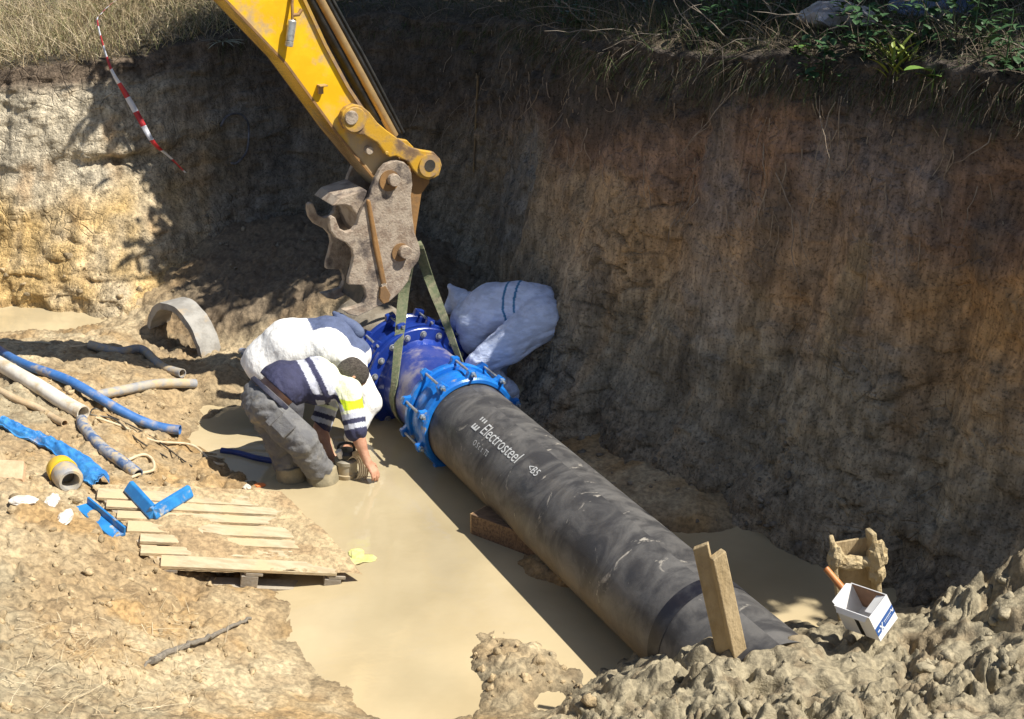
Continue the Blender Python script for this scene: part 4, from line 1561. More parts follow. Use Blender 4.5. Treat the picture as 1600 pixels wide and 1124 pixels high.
for hp, kn, ft in ((hipR, knR, ftR), (hipL, knL, ftL)):
    fl.chain([hp, kn, ft + [0, 0, .03]], [.115, .09, .085], .03)
    fl.cone(ft + [0, 0, .03], ft + [0, 0, -.15], .085, .075, .03)
finish(fl, 'trousers', m_dark, B, fold=.012, fold_scale=12, seed=11, ridge=.7)


def shirtB(V):
    ax = nek - pel
    t = ((V - pel) @ ax) / (ax @ ax)
    lat = (V - pel) @ rB
    wob = .02 * fbm(V * 5, 2, 401)
    c = pad3((.84, .83, .80), len(V))
    lift = V[:, 2] - (pel[2] + (nek[2] - pel[2]) * np.clip(t, 0, 1.2))
    c[(t + wob > .52 + .25 * np.maximum(lat, 0) * 2) & (lift > .03) & (lat < .12)] = (.085, .11, .20)
    return c


sp = unit(wai - pel)
fl = Field(.009)
fl.cone(hipL + sp * .02, hipR + sp * .02, .150, .150, .08).cone(wai - rB * .09, wai + rB * .09, .155, .155, .08).cone(che - rB * .1, che + rB * .1, .155, .155, .08).cone(pel, wai, .175, .185, .08).cone(wai, che, .19, .185, .08).cone(pel + [0,0,.03], che, .17, .17, .08)
fl.cone(che, nek, .17, .12, .05).cone(shL * .8 + nek * .2, shR * .8 + nek * .2, .085, .085, .05)
fl.chain([shR * .8 + nek * .2, shR, elR, wrR * .9 + elR * .1], [.105, .10, .09, .068], .035)
fl.chain([shL * .8 + nek * .2, shL, elL, wrL * .9 + elL * .1], [.09, .085, .07, .055], .035)
fl.cut(pel - sp * .11, -sp)
finish(fl, 'shirt', m_shirt, B, fold=.012, fold_scale=11, seed=13, colour=shirtB, ridge=.65, aniso=(.3, 1, 1), along=np.array([.5, -.3, -.7]))
fl = Field(.008)
cb_ = aty(531, 500, 8.95)
fl.chain([aty(555, 515, 8.95), cb_, aty(522, 489, 8.98)], [.05, .045, .016], .03).cone(aty(560, 520, 8.9), aty(545, 505, 8.98), .05, .035, .03)
finish(fl, 'collar', mat('navy_collar_cloth', (.085, .11, .20), .85, (.10, .13, .22), 14, bump=.3, bump_scale=120), B, fold=.006, fold_scale=14, seed=15)

# ---- worker in light blue overalls crouching on the far side of the pipe
m_over = mat('light_blue_overall', MUD, .55, color2=(.86, 1.08), scale=10, vcol=True, bump=.85, bump_scale=9, stretch=(1.0, 1.0, 2.6))
hipR, hipL = aty(838, 500, 9.12), aty(842, 486, 9.40)
pel = (hipR + hipL) / 2
che = aty(768, 487, 9.36)
nek = aty(730, 500, 9.40)
wai = pel * .5 + che * .5 + np.array([.02, 0, .07])
fC = unit((nek - pel) * np.array([1, 1, 0]))
rC = np.array([fC[1], -fC[0], 0])
knR, knL = aty(748, 563, 8.94), aty(742, 540, 9.50)
ftR, ftL = aty(808, 643, 9.02), aty(815, 632, 9.42)
ftR[2] = ftL[2] = .07
shA, shB = nek + np.array([.02, -.12, .03]), nek + np.array([.02, .17, .05])
elB, wrB = aty(715, 464, 9.72), aty(722, 500, 9.62)
elA, wrA = aty(728, 545, 9.42), aty(700, 560, 9.35)
hdC = nek + np.array([-.06, .03, -.15])
C = person('worker in light blue overalls crouching between the pipe and the earth wall', np.array([ftR[0], ftR[1], 0]))
fl = Field(.009)
fl.cone(hipL, hipR, .10, .10, .05).chain([pel, wai, che, nek], [.105, .10, .115, .075], .05)
for hp, kn, ft in ((hipR, knR, ftR), (hipL, knL, ftL)):
    fl.chain([hp, kn, ft, ft + [-.12, .0, -.04]], [.088, .06, .045, .035], .03)
for s_, e_, w_ in ((shA, elA, wrA), (shB, elB, wrB)):
    fl.chain([che * .4 + nek * .6, s_, e_, w_], [.07, .055, .043, .029], .03)
fl.chain([nek, nek + (hdC - nek) * .6], [.062, .056], .03)
fc_, up_, lat_ = head(fl, hdC, np.array([-.5, 0, -.8]), np.array([-.7, 0, .5]))
hand(fl, wrA, unit(wrA - elA), np.array([.2, 0, -.8]), np.array([0, 1, .2]))
hand(fl, wrB, unit(wrB - elB), np.array([.2, 0, -.8]), np.array([0, -1, .2]))
finish(fl, 'body', m_skin, C)
for s in (-1, 1):
    MB().lathe(hdC + fc_ * .079 + up_ * .012 + lat_ * s * .033, fc_, [(-.012, .001), (-.008, .009), (0, .0125), (.008, .009), (.0115, .001)], 12).build('eye', m_eye, C, True)
fl = Field(.008)
fl.cone(hdC - fc_ * .028 + up_ * .022, hdC + fc_ * .016 + up_ * .032, .094, .088, .02)
fl.cut(hdC + fc_ * .065 - up_ * .02, fc_ * .9 - up_ * .35)
finish(fl, 'hair', m_hair, C, fold=.006, fold_scale=40, seed=6)
for ft in (ftR, ftL):
    fl = Field(.009)
    fl.chain([ft + [.01, 0, .12], ft + [.01, 0, 0], ft + [-.11, 0, -.04]], [.07, .066, .05], .03)
    finish(fl, 'boot', m_boot, C, seed=8)


OV = (.60, .68, .88)
TEAL = (.02, .17, .36)
axC = che - pel


def overall_col(V):
    t = ((V - pel) @ axC) / (axC @ axC)
    lift = V[:, 2] - (pel[2] + (che[2] - pel[2]) * np.clip(t, 0, 1))
    c = pad3(OV, len(V))
    wob = .03 * fbm(V * 4, 2, 402)
    back = lift > -.10
    for t0 in (.36, .60):
        c[(np.abs(t + .9 * np.maximum(.1 - lift, 0) + wob - t0) < .026) & back] = TEAL
    rump = np.linalg.norm(V - pel - [.02, -.08, .0], axis=1)
    c[(np.abs((V - pel) @ unit(axC) + .09 + wob * .4) < .008) & (np.abs(lift) < .12)] = TEAL
    return c


fl = Field(.009)
fl.cone(hipL + [.02, 0, .0], hipR + [.02, 0, 0], .165, .165, .06).cone(pel + [0, 0, .04], wai, .165, .17, .06).cone(wai, che, .175, .175, .06).cone(che - rC * .07, che + rC * .09, .15, .15, .06)
fl.cone(che, nek, .19, .14, .06).cone(shA, shB, .10, .10, .05).cone(che, aty(742, 528, 9.3), .19, .14, .06).cone(pel + [0, 0, .05], che + [0, 0, .02], .20, .19, .06)
fl.chain([che * .4 + nek * .6, shA, elA, wrA], [.10, .09, .07, .055], .03)
fl.chain([che * .4 + nek * .6, shB, aty(722, 470, 9.65)], [.11, .105, .09], .03).cone(aty(722, 474, 9.65), aty(703, 448, 9.72), .095, .03, .03).cone(aty(712, 458, 9.72), aty(705, 480, 9.68), .05, .06, .03)
finish(fl, 'overall_top', m_over, C, fold=.014, fold_scale=13, seed=23, colour=overall_col, aniso=(.35, 1, 1), ridge=.7, along=np.array([-.5, 0, -.8]))
fl = Field(.009)
off_c = np.array([0, -.09, -.01])
fl.chain([hipR + [.035, -.03, .02], hipR * .5 + knR * .5 + off_c, knR + off_c * .6], [.168, .142, .105], .035)
fl.cone(hipR + [.03, 0, .02], hipL + [.03, 0, 0], .165, .15, .05)
fl.chain([hipL, knL], [.14, .095], .03)
for kn, ft in ((knR + off_c * .6, ftR), (knL, ftL)):
    fl.chain([kn + [.03, 0, -.03], kn * .4 + ft * .6 + [.03, 0, 0], ft + [0, 0, .07]], [.088, .088, .080], .03)
finish(fl, 'overall_legs', m_over, C, fold=.017, fold_scale=17, seed=29, colour=lambda V: pad3(OV, len(V)), aniso=(.28, 1, 1), ridge=.8, along=knR - hipR + np.array([0, 0, .12]))
# ---------------------------------------------------------------- things lying on the left bank
m_bluepvc = mat('blue_pipe_plastic', (.035, .13, .36), .5, (.06, .17, .42), 9, dirt=(.42, .34, .22), dirt_scale=7, dirt_range=(.52, .72))
m_whitepvc = mat('white_pipe_plastic', (.70, .66, .58), .6, (.58, .52, .42), 6, dirt=(.46, .35, .2), dirt_scale=5, dirt_range=(.5, .72), bump=.1, bump_scale=50)
m_tanpipe = mat('mud_coated_pipe', (.50, .38, .24), .8, (.42, .30, .17), 9, bump=.3, bump_scale=40)
m_greypipe = mat('grey_pipe_plastic', (.27, .28, .30), .65, (.40, .36, .29), 9, dirt=(.47, .37, .23), dirt_scale=11, dirt_range=(.45, .62), bump=.2, bump_scale=40)
m_greyblue = mat('muddy_blue_pipe', (.07, .13, .27), .6, (.33, .33, .33), 16, dirt=(.46, .37, .24), dirt_scale=14, dirt_range=(.48, .6), bump=.2, bump_scale=40)
m_cable = mat('black_cable', (.02, .02, .022), .5, (.10, .085, .06), 14)
m_rope = mat('pale_hose', (.62, .52, .36), .7, (.52, .42, .26), 20)


def lay(pxs, r, up=0.0, n=40, z=None):
    P = [np.array(hit(x, y)) for x, y in pxs]
    S_ = spline(P, n)
    # rest on the ground, never under it
    zs = np.array([ground_z(p[0], p[1]) for p in S_])
    zl = np.polyval(np.polyfit(np.linspace(0, 1, n), zs, min(3, len(pxs) - 1)), np.linspace(0, 1, n))
    S_[:, 2] = zl + r * .75 + up
    return S_


def laid_pipe(name, pxs, r, matl, label, cat, hollow=True, up=0.0, flat=1.0):
    P = lay(pxs, r, up)
    mb = MB().tube(P, r, 20, cap=not hollow, flat=flat)
    if hollow:
        mb.tube(P[::-1], r * .82, 20, cap=False, flat=flat)
        n = len(P)
        for e in (0, 1):
            a0 = 0 if e == 0 else (n - 1) * 20
            b0 = n * 20 + ((n - 1) * 20 if e == 0 else 0)
            va, vb = mb.v[a0:a0 + 20], mb.v[b0:b0 + 20]
            # bridge each rim vertex to the nearest inner one
            A_, B_ = np.array(va), np.array(vb)
            nn = [int(np.argmin(np.linalg.norm(B_ - x, axis=1))) for x in A_]
            for k in range(20):
                k2 = (k + 1) % 20
                f = [a0 + k, a0 + k2, b0 + nn[k2], b0 + nn[k]]
                if len(set(f)) == 4:
                    mb.f.append(tuple(f))
    o = mb.build(name, matl, None, True)
    return tag(o, label, cat)


laid_pipe('blue_pipe', [(-60, 524), (20, 563), (120, 612), (200, 650), (283, 687)], .036, m_bluepvc, 'long straight blue plastic pipe sloping down the mud bank into the water', 'pipe', up=.015)
laid_pipe('white_pipe', [(-60, 548), (20, 586), (75, 622), (132, 656)], .055, m_whitepvc, 'thick white plastic pipe lying beside the long blue one', 'pipe')
laid_pipe('tan_pipe', [(-40, 597), (20, 624), (60, 642), (102, 668)], .026, m_tanpipe, 'thin mud coloured pipe below the thick white pipe', 'pipe')
laid_pipe('bent_pipe', [(140, 544), (185, 550), (222, 555), (252, 575), (286, 593)], .036, m_greypipe, 'bent grey pipe half buried at the top of the mud bank', 'pipe')
laid_pipe('grey_pipe', [(150, 626), (200, 617), (250, 608), (305, 603)], .038, m_greypipe, 'short straight grey pipe crossing over towards the bent one', 'pipe', up=.012)
laid_pipe('elbow_pipe', [(128, 660), (134, 678), (160, 703), (190, 727), (216, 746)], .040, m_greyblue, 'muddy blue grey pipe with an elbow at the end of the white pipe', 'pipe')
for pxs, r, nm, lb, mt in (
        ([(150, 655), (190, 668), (240, 690), (300, 703), (330, 718), (350, 733)], .009, 'thin_hose', 'thin pale hose trailing from the elbow pipe to the water', m_rope),
        ([(205, 748), (222, 742), (240, 735), (238, 722), (222, 715), (185, 728)], .010, 'hose_loop', 'pale hose looped round the muddy elbow pipe', m_rope),
        ([(60, 600), (105, 628), (140, 648), (180, 660), (215, 690), (262, 722)], .006, 'thin_cable', 'thin dark cable lying across the white pipe', m_cable),
        ([(140, 650), (148, 640), (170, 652), (210, 672), (245, 690), (300, 730)], .005, 'wire', 'loose dark wire running over the mud below the long blue pipe', m_cable),
        ([(0, 536), (60, 540), (110, 543), (152, 541)], .007, 'pale_strip', 'thin pale strip lying on the ridge by the far puddle', m_rope)):
    tag(MB().tube(lay(pxs, r, .006, 60), r, 8).build(nm, mt, None, True), lb, 'cable' if 'dark' in lb else 'hose')

# blue flattened sleeve
m_bluefilm = mat('blue_plastic_sheet', (.03, .17, .46), .38, (.05, .25, .58), 12, dirt=(.42, .36, .27), dirt_scale=8, dirt_range=(.58, .74), bump=.5, bump_scale=30)
P = lay([(4, 668), (40, 686), (78, 704), (112, 722), (142, 748), (160, 764)], .02, .02, 70)
wv = np.cross(np.gradient(P, axis=0), UP)
wv /= np.linalg.norm(wv, axis=1)[:, None]
wid = np.interp(np.linspace(0, 1, 70), [0, .15, .45, .7, .9, 1], [.035, .05, .05, .085, .085, .05])
cols_ = np.linspace(-1, 1, 17)
G = P[:, None, :] + wv[:, None, :] * (wid[:, None] * cols_)[..., None] + UP * ((1 - cols_ ** 2) * .045)[None, :, None]
G[..., 2] += .022 * fbm(np.stack([np.arange(70)[:, None] * .16 + 0 * cols_, 0 * G[..., 0] + cols_ * 2.2, 0 * G[..., 0]], -1), 3, 90, ridged=True)
low_ = G.copy()
low_[..., 2] -= .012
allv = np.concatenate([G.reshape(-1, 3), low_.reshape(-1, 3)])
f_ = grid_faces(70, 17)
rim = list(range(0, 17)) + [i * 17 + 16 for i in range(1, 70)] + [69 * 17 + j for j in range(15, -1, -1)] + [i * 17 for i in range(68, 0, -1)]
rf = np.array([(rim[k], rim[(k + 1) % len(rim)], rim[(k + 1) % len(rim)] + 1190, rim[k] + 1190) for k in range(len(rim))])
o = add('plastic_sleeve', allv, np.vstack([f_, f_[:, ::-1] + 1190, rf]), m_bluefilm, None, True)
tag(o, 'crumpled blue plastic sleeve lying on the mud left of the pallet', 'plastic sleeve')

# yellow capped pipe stub
cp0, cp1 = hit(92, 738, .05), hit(122, 778, .06)
dcap = unit(cp1 - cp0)
stub = empty('pipe_stub', (cp0 + cp1) / 2 - UP * .06, 'yellow pipe stub with a muddy grey end beside the pallet corner', 'pipe stub')
m_yelcap = mat('yellow_plastic', (.75, .50, .02), .5, (.66, .42, .04), 10, dirt=(.46, .34, .18), dirt_scale=9, dirt_range=(.52, .7))
MB().lathe(cp0, dcap, [(-.03, .02), (0, .055), (.04, .085), (.12, .092), (.13, .088), (.13, .01)], 28).build('yellow_cap', m_yelcap, stub, True)
MB().lathe(cp0 + dcap * .132, dcap, [(0, .02), (0, .08), (.03, .086), (.12, .084), (.14, .07), (.14, .055), (.05, .05)], 28).build('end_collar', m_greypipe, stub, True)

# pallet
m_board = mat('pallet_board', (.50, .42, .28), .85, (.40, .32, .20), 5, stretch=(1, 5, 5), dirt=(.52, .40, .24), dirt_scale=3.5, dirt_range=(.44, .60), bump=.35, bump_scale=22)
m_boardg = mat('grey_pallet_side', (.36, .31, .24), .85, (.26, .23, .19), 8, dirt=(.47, .36, .22), dirt_scale=6, dirt_range=(.5, .68), bump=.35, bump_scale=26)
pA, pB, pD = at(250, 890, .24), at(514, 900, .07), at(150, 766, .37)
pu = unit(pB - pA)
pw = (pD - pA)
pv = unit(pw - pu * np.dot(pw, pu))
pn = np.cross(pu, pv)
LU, LV = 1.08, float(np.dot(pw, pv))
skew = float(np.dot(pw, pu)) / LV                 # the pallet is racked out of square
pal = empty('wooden_pallet', pA - UP * .14, 'mud covered wooden pallet sliding from the bank into the water', 'pallet')
widths = np.array([.135, .095, .10, .135, .10, .095, .135]) * LV / 1.0
gap_ = (LV - sum(widths)) / 6
v0 = 0.0


def pp(u, v, n=0.0):
    return pA + pu * (u + skew * v) + pv * v + pn * n


for k, w_ in enumerate(widths):
    tw = rng.uniform(-.012, .012)
    MB().box(pp(LU / 2 + rng.uniform(-.02, .02), v0 + w_ / 2, .011 + rng.uniform(-.005, .005)), unit(pu + pv * tw) * (LU / 2 + rng.uniform(-.03, .012)), pv * w_ / 2, unit(pn + pv * rng.uniform(-.05, .05)) * .011).build('board', m_board, pal, bevel=.003)
    v0 += w_ + gap_
kv = unit(pv + pu * skew)
for uoff in (.05, LU / 2, LU - .05):
    MB().box(pp(uoff, LV / 2, -.014), pu * .05, kv * (LV / 2) * np.linalg.norm(pv + pu * skew), pn * .011).build('cross_board', m_boardg, pal, bevel=.003)
    for voff in (.05, LV / 2, LV - .05):
        MB().box(pp(uoff, voff, -.066), pu * .05, pv * .05, pn * .04).build('block', m_boardg, pal, bevel=.004)
for voff in (.05, LV / 2, LV - .05):
    MB().box(pp(LU / 2, voff, -.118), pu * LU / 2, pv * .05, pn * .011).build('bottom_board', m_boardg, pal, bevel=.003)
# mud smeared over the boards
gu_, gv_ = np.meshgrid(np.linspace(.0, LU + .10, 130), np.linspace(-.0, LV + .06, 110), indexing='ij')
q_ = np.stack([gu_ * 2.6, gv_ * 4.5, 0 * gu_], -1)
mh = fbm(q_, 4, 700) + .30 * sstep(.35, 1.0, gu_ / LU) * sstep(.2, .9, gv_ / LV) + .25 * sstep(.75, 1.05, gu_ / LU)
mh = .020 + .05 * (mh - .34) + .010 * billow(q_ * 6, 3, 710)
mh = np.clip(mh, -.03, .055)
mv = pA + pu * (gu_ + skew * gv_)[..., None] + pv * gv_[..., None] + pn * mh[..., None]
mcol = lerp3((.47, .36, .21), np.broadcast_to((.38, .27, .15), mv.shape), sstep(-.2, .3, fbm(q_ * 2, 3, 720)))
add('mud_cover', mv.reshape(-1, 3), grid_faces(130, 110), m_mud, pal, True, cols=mcol.reshape(-1, 3))


def on_pallet(px, py, up=.024):
    o_ = pA + pn * up
    r_ = ray(px, py)
    return EYE + r_ * (np.dot(o_ - EYE, pn) / np.dot(r_, pn))


# blue angle piece on the pallet, blue edging at its left side
m_bluemetal = mat('blue_painted_steel', (.02, .16, .42), .4, (.03, .22, .52), 9, dirt=(.40, .36, .28), dirt_scale=10, dirt_range=(.58, .72))
v1, v2, v3 = on_pallet(207, 770), on_pallet(240, 806), on_pallet(289, 776)
ang_ = MB()
for a_, b_3 in ((v1, v2), (v2, v3)):
    d_ = unit(b_3 - a_)
    s_ = np.cross(pn, d_)
    a2, b2_ = a_ - d_ * .03, b_3 + d_ * .03
    prof = [(-.045, .0), (.045, .0), (.045, .016), (.012, .07), (-.012, .07), (-.045, .016)]
    ang_.prism([a2 + s_ * x + pn * z for x, z in prof], b2_ - a2)
tag(ang_.build('angle_piece', m_bluemetal, None, bevel=.006), 'bright blue bent angle piece lying on the pallet', 'angle piece')
q1, q2 = on_pallet(134, 786, .05) - pu * .02, on_pallet(192, 834, .05) - pu * .02
ed = MB()
d_ = unit(q2 - q1)
s_ = np.cross(pn, d_)
ed.prism([q1 + s_ * x + pn * z for x, z in ((-.05, -.03), (.045, -.03), (.045, .03), (.03, .03), (.03, -.012), (-.05, -.012))], q2 - q1)
tag(ed.build('blue_channel', m_bluemetal, None, bevel=.003), 'dark blue channel strip along the left edge of the pallet', 'channel strip')

# stick, brick, scraps
m_stick = mat('grey_weathered_wood', (.24, .21, .17), .85, (.17, .15, .12), 14, stretch=(6, 6, 6), bump=.5, bump_scale=50)
P = lay([(238, 1040), (270, 1022), (330, 1002), (392, 974)], .016, .012, 40)
st_ = empty('stick', P[0] - UP * .02, 'grey weathered stick lying on the mud at the lower left', 'stick')
MB().tube(P + .004 * rng.normal(size=P.shape), np.linspace(.020, .009, 40), 9).build('shaft', m_stick, st_, True)
MB().tube([P[3], P[3] + [-.03, -.06, .02], P[3] + [-.04, -.13, .01]], [.01, .008, .004], 7).build('twig', m_stick, st_, True)
bc = hit(17, 742, .02)
tag(MB().box(bc, np.array([.082, .01, -.01]), np.array([-.01, .06, .035]), np.array([0, -.012, .026])).build('brick', mat('pale_brick', (.58, .40, .25), .85, (.50, .33, .2), 18, bump=.3, bump_scale=50), None, bevel=.008), 'pale pinkish brick half sunk in the mud at the left edge', 'brick')
m_scrap = mat('white_plaster', (.74, .71, .66), .75, (.60, .54, .44), 14, bump=.4, bump_scale=40)


def crumple(name, c, r, matl, seed, squash=(1, 1, .5)):
    bm = bmesh.new()
    bmesh.ops.create_icosphere(bm, subdivisions=3, radius=1.0)
    V = np.array([v.co for v in bm.verts])
    V = V * (1 + .42 * fbm(V * 1.7 + seed, 3, 500 + seed, ridged=True))[:, None] * r * np.asarray(squash)
    F_ = [tuple(v.index for v in f.verts) for f in bm.faces]
    bm.free()
    return add(name, V + np.asarray(c), F_, matl, None, False)


for i, (x, y, r, sq, lb) in enumerate((
        (80, 788, .055, (.6, 1.5, .5), 'long white plaster scrap on the mud left of the blue channel'),
        (102, 812, .05, (.7, 1.6, .5), 'white plaster scrap nearest below the long white one'),
        (36, 785, .05, (1.4, .8, .4), 'broad white plaster scrap furthest left on the mud'),
        (386, 764, .022, (1, 1, .7), 'small white scrap at the water edge by the boots'))):
    tag(crumple('white_scrap', hit(x, y, .012), r, m_scrap, i + 2, sq), lb, 'scrap')
tag(crumple('orange_scrap', at(405, 758, .006), .028, mat('orange_plastic', (.75, .22, .06), .6), 31, (1.3, .8, .35)), 'small orange scrap floating near the rear boot', 'scrap')
bt = hit(386, 556, .03)
bot = empty('plastic_bottle', bt - UP * .03, 'small bluish plastic bottle lying behind the white shirted worker', 'bottle')
m_bot = mat('bluish_clear_plastic', (.38, .45, .60), .15, (.45, .5, .62), 9, transmission=.4)
MB().lathe(bt, unit((.5, -.6, .15)), [(-.10, .001), (-.098, .03), (-.02, .034), (0, .031), (.04, .034), (.075, .028), (.095, .013), (.10, .013)], 20).build('bottle_body', m_bot, bot, True)
MB().lathe(bt + unit((.5, -.6, .15)) * .10, unit((.5, -.6, .15)), [(0, .015), (.018, .015), (.018, .001)], 14).build('bottle_cap', mat('blue_cap', (.03, .08, .4), .4), bot, True)

# yellow green leaf floating
lf = at(560, 872, .006)
rim_ = []
for k in range(26):
    a = 2 * math.pi * k / 26
    rr = .062 * (1 + .35 * math.cos(3 * a + .5) + .2 * math.cos(5 * a))
    rim_.append(lf + np.array([math.cos(a) * rr * 1.25, math.sin(a) * rr * 1.5, .006 * math.sin(4 * a)]))
tag(MB().prism(rim_, UP * .003).build('floating_leaf', mat('yellow_green_leaf', (.50, .52, .17), .5, (.56, .50, .26), 25), None), 'yellow green leaf floating on the muddy water', 'leaf')

# dark blue hose and pale hose in the water by the boots
hw = [at(x, y, .012) for x, y in ((346, 704), (372, 708), (405, 717), (440, 722), (478, 724))]
tag(MB().tube(spline(hw, 30), .022, 12).build('blue_hose', mat('navy_hose', (.02, .035, .14), .4, (.03, .05, .2), 9), None, True), 'dark blue hose floating towards the boots of the striped worker', 'hose')
hw = [at(x, y, .010) for x, y in ((302, 706), (325, 713), (350, 716))]
tag(MB().tube(spline(hw, 20), .011, 10).build('pale_hose', m_rope, None, True), 'short pale hose piece floating left of the dark blue hose', 'hose')

# broken concrete pipe ring
m_conc = mat('pale_concrete', (.36, .345, .315), .85, (.26, .245, .22), 8, dirt=(.40, .30, .18), dirt_scale=5, dirt_range=(.55, .72), bump=.35, bump_scale=40)
rl, rr_ = at(214, 508, .06), at(330, 562, .06)
rc = (rl + rr_) / 2
rx = unit((rr_ - rl) * np.array([1, 1, 0]))
rax = np.array([-rx[1], rx[0], 0])
if rax[1] < 0:
    rax = -rax
Ro = np.linalg.norm((rr_ - rl)[:2]) / 2 + .02
rc = at(272, 548, .0)
rc[2] = -.02
Ro = .45
ringm = MB().lathe(rc, rax, [(0, Ro - .06), (0, Ro), (.20, Ro), (.20, Ro - .06)], 40, ref=UP, a0=R(-98), a1=R(98), closed_prof=True)
V = np.array(ringm.v)
V += .010 * np.stack([fbm(V * 9 + k * 9, 3, 600 + k) for k in range(3)], -1)
ringm.v = [tuple(v) for v in V]
tag(ringm.build('broken_pipe', m_conc, None, True), 'broken half ring of grey concrete pipe standing as an arch in the mud', 'broken pipe')

# submersible pump held by the workers
m_pump = mat('dull_steel_pump', (.36, .33, .26), .5, (.26, .23, .17), 10, metal=.3, dirt=(.45, .36, .22), dirt_scale=9, dirt_range=(.45, .62))
pc = aty(541, 744, 8.02)
pc[2] = -.02
pm = empty('submersible_pump', pc, 'small steel drainage pump with coiled rope held in the water', 'pump')
pt = unit(np.array([.05, 0, 1]))
MB().lathe(pc, pt, [(0, .01), (0, .075), (.02, .085), (.05, .085), (.055, .078), (.12, .078), (.125, .084), (.15, .084), (.16, .07), (.17, .02)], 32).build('housing', m_pump, pm, True)
MB().lathe(pc + pt * .17, pt, [(0, .062), (.03, .066), (.05, .05), (.055, .005)], 24).build('top_cover', m_black, pm, True)
MB().tube(spline([pc + pt * .20 + [-.06, 0, 0], pc + pt * .25 + [-.045, 0, .01], pc + pt * .255 + [.04, 0, .01], pc + pt * .20 + [.06, 0, 0]], 16), .010, 8).build('handle', m_black, pm, True)
MB().tube([pc + pt * .18 + [-.03, -.04, 0], pc + pt * .225 + [-.05, -.05, .01]], [.022, .024], 14).build('outlet', m_scrap, pm, True)
for k in range(5):
    cc_ = pc + np.array([.055 + .008 * k, -.045 + .006 * k, .10])
    lp = [cc_ + np.array([(.05 + .006 * k) * math.cos(t), .02 * math.sin(2 * t) - .02 * math.cos(t), (.085 + .008 * k) * math.sin(t)]) for t in np.linspace(0, 2 * math.pi, 36)]
    MB().tube(lp, .0065, 7, cap=False).build('rope_coil', m_rope, pm, True)

# ---------------------------------------------------------------- things on the mud heap at the right
m_mudwood = mat('mud_caked_timber', (.42, .32, .18), .9, (.34, .25, .13), 12, bump=.5, bump_scale=40, stretch=(1, 1, .5))
m_mudcake = mat('dried_mud_cake', (.48, .38, .22), .95, (.40, .31, .17), 16, bump=.7, bump_scale=50)
yb = 5.16
b0, t0_ = aty(1146, 1018, yb), aty(1112, 862, yb + .02)
b0 = b0 - (t0_ - b0) * .35
ax_ = unit(t0_ - b0)
sx_ = unit(np.cross(ax_, np.array([0, -1, .3])))
if sx_[0] < 0:
    sx_ = -sx_
dep = unit(np.cross(sx_, ax_))
if dep[1] > 0:
    dep = -dep
stake = empty('timber_stake', b0, 'notched mud caked timber stake standing in front of the black pipe end', 'stake')
Ls = np.linalg.norm(t0_ - b0)


def prof_bar(cx, cy, w, d, l0, l1, ang=0.0, slant=0.0):
    """bar along ax_, section centred at (cx to the right, cy towards the camera)"""
    e1 = sx_ * math.cos(ang) + dep * math.sin(ang)
    e2 = -sx_ * math.sin(ang) + dep * math.cos(ang)
    c = b0 + sx_ * cx + dep * cy
    mb = MB()
    quad = [c + e1 * a * w / 2 + e2 * b * d / 2 for a, b in ((-1, -1), (1, -1), (1, 1), (-1, 1))]
    top = [q + ax_ * (l1 + slant * a) for q, a in zip(quad, (-1, 1, 1, -1))]
    bot = [q + ax_ * l0 for q in quad]
    mb.push(bot + top, [(3, 2, 1, 0), (4, 5, 6, 7), (0, 1, 5, 4), (1, 2, 6, 5), (2, 3, 7, 6), (3, 0, 4, 7)])
    return mb


prof_bar(-.042, -.02, .075, .03, 0, Ls + .035, .35, .012).build('rear_leg', m_mudwood, stake, bevel=.004)
prof_bar(.022, .004, .075, .045, 0, Ls - .018, -.35, .008).build('front_leg', m_mudwood, stake, bevel=.005)

cb0, ct0 = aty(1345, 985, 5.9), aty(1330, 838, 5.95)
b0, ax_ = cb0 - (ct0 - cb0) * .3, unit(ct0 - cb0)
sx_ = unit(np.cross(ax_, np.array([0, -1, .3])))
sx_ = sx_ if sx_[0] > 0 else -sx_
dep = unit(np.cross(sx_, ax_))
dep = dep if dep[1] < 0 else -dep
Ls = np.linalg.norm(ct0 - b0)
chan = empty('steel_channel', b0, 'mud caked channel post with two prongs standing by the earth wall', 'post')
prof_bar(0, -.03, .20, .016, 0, Ls - .035).build('web', m_mudwood, chan, bevel=.003)
prof_bar(-.105, .005, .024, .085, .0, Ls + .012, .15, .0).build('prong', m_mudcake, chan, bevel=.007)
prof_bar(.105, .005, .030, .085, 0, Ls + .015, -.15, .0).build('prong', m_mudcake, chan, bevel=.007)
for (cx, l, r, sq, sd) in ((.115, Ls - .13, .06, (.8, .8, 1.4), 71), (.11, Ls - .22, .042, (.9, .9, 1.3), 72), (-.10, Ls - .10, .045, (.8, .8, 1.6), 73), (-.02, Ls - .14, .05, (1.5, .6, .7), 74), (.06, Ls - .15, .035, (1, .8, .8), 75)):
    o = crumple('mud_lump', b0 + sx_ * cx + ax_ * l + dep * .03, r, m_mudcake, sd, sq)
    o.parent = chan
    o.matrix_parent_inverse = Matrix.Translation(-chan.location)

hd0, hd1 = aty(1291, 889, 5.72), aty(1342, 950, 5.55)
hd1 = hd1 + (hd1 - hd0) * .25
tag(MB().tube(spline([hd0, hd0 * .97 + hd1 * .03, hd0 * .5 + hd1 * .5, hd1], 14), [.010] + [.017] * 6 + [.019] * 7, 14).build('tool_handle', mat('orange_varnished_wood', (.46, .17, .05), .4, (.52, .23, .08), 7, stretch=(2, 2, 2)), None, True), 'orange wooden tool handle sticking up behind the white box', 'tool handle')

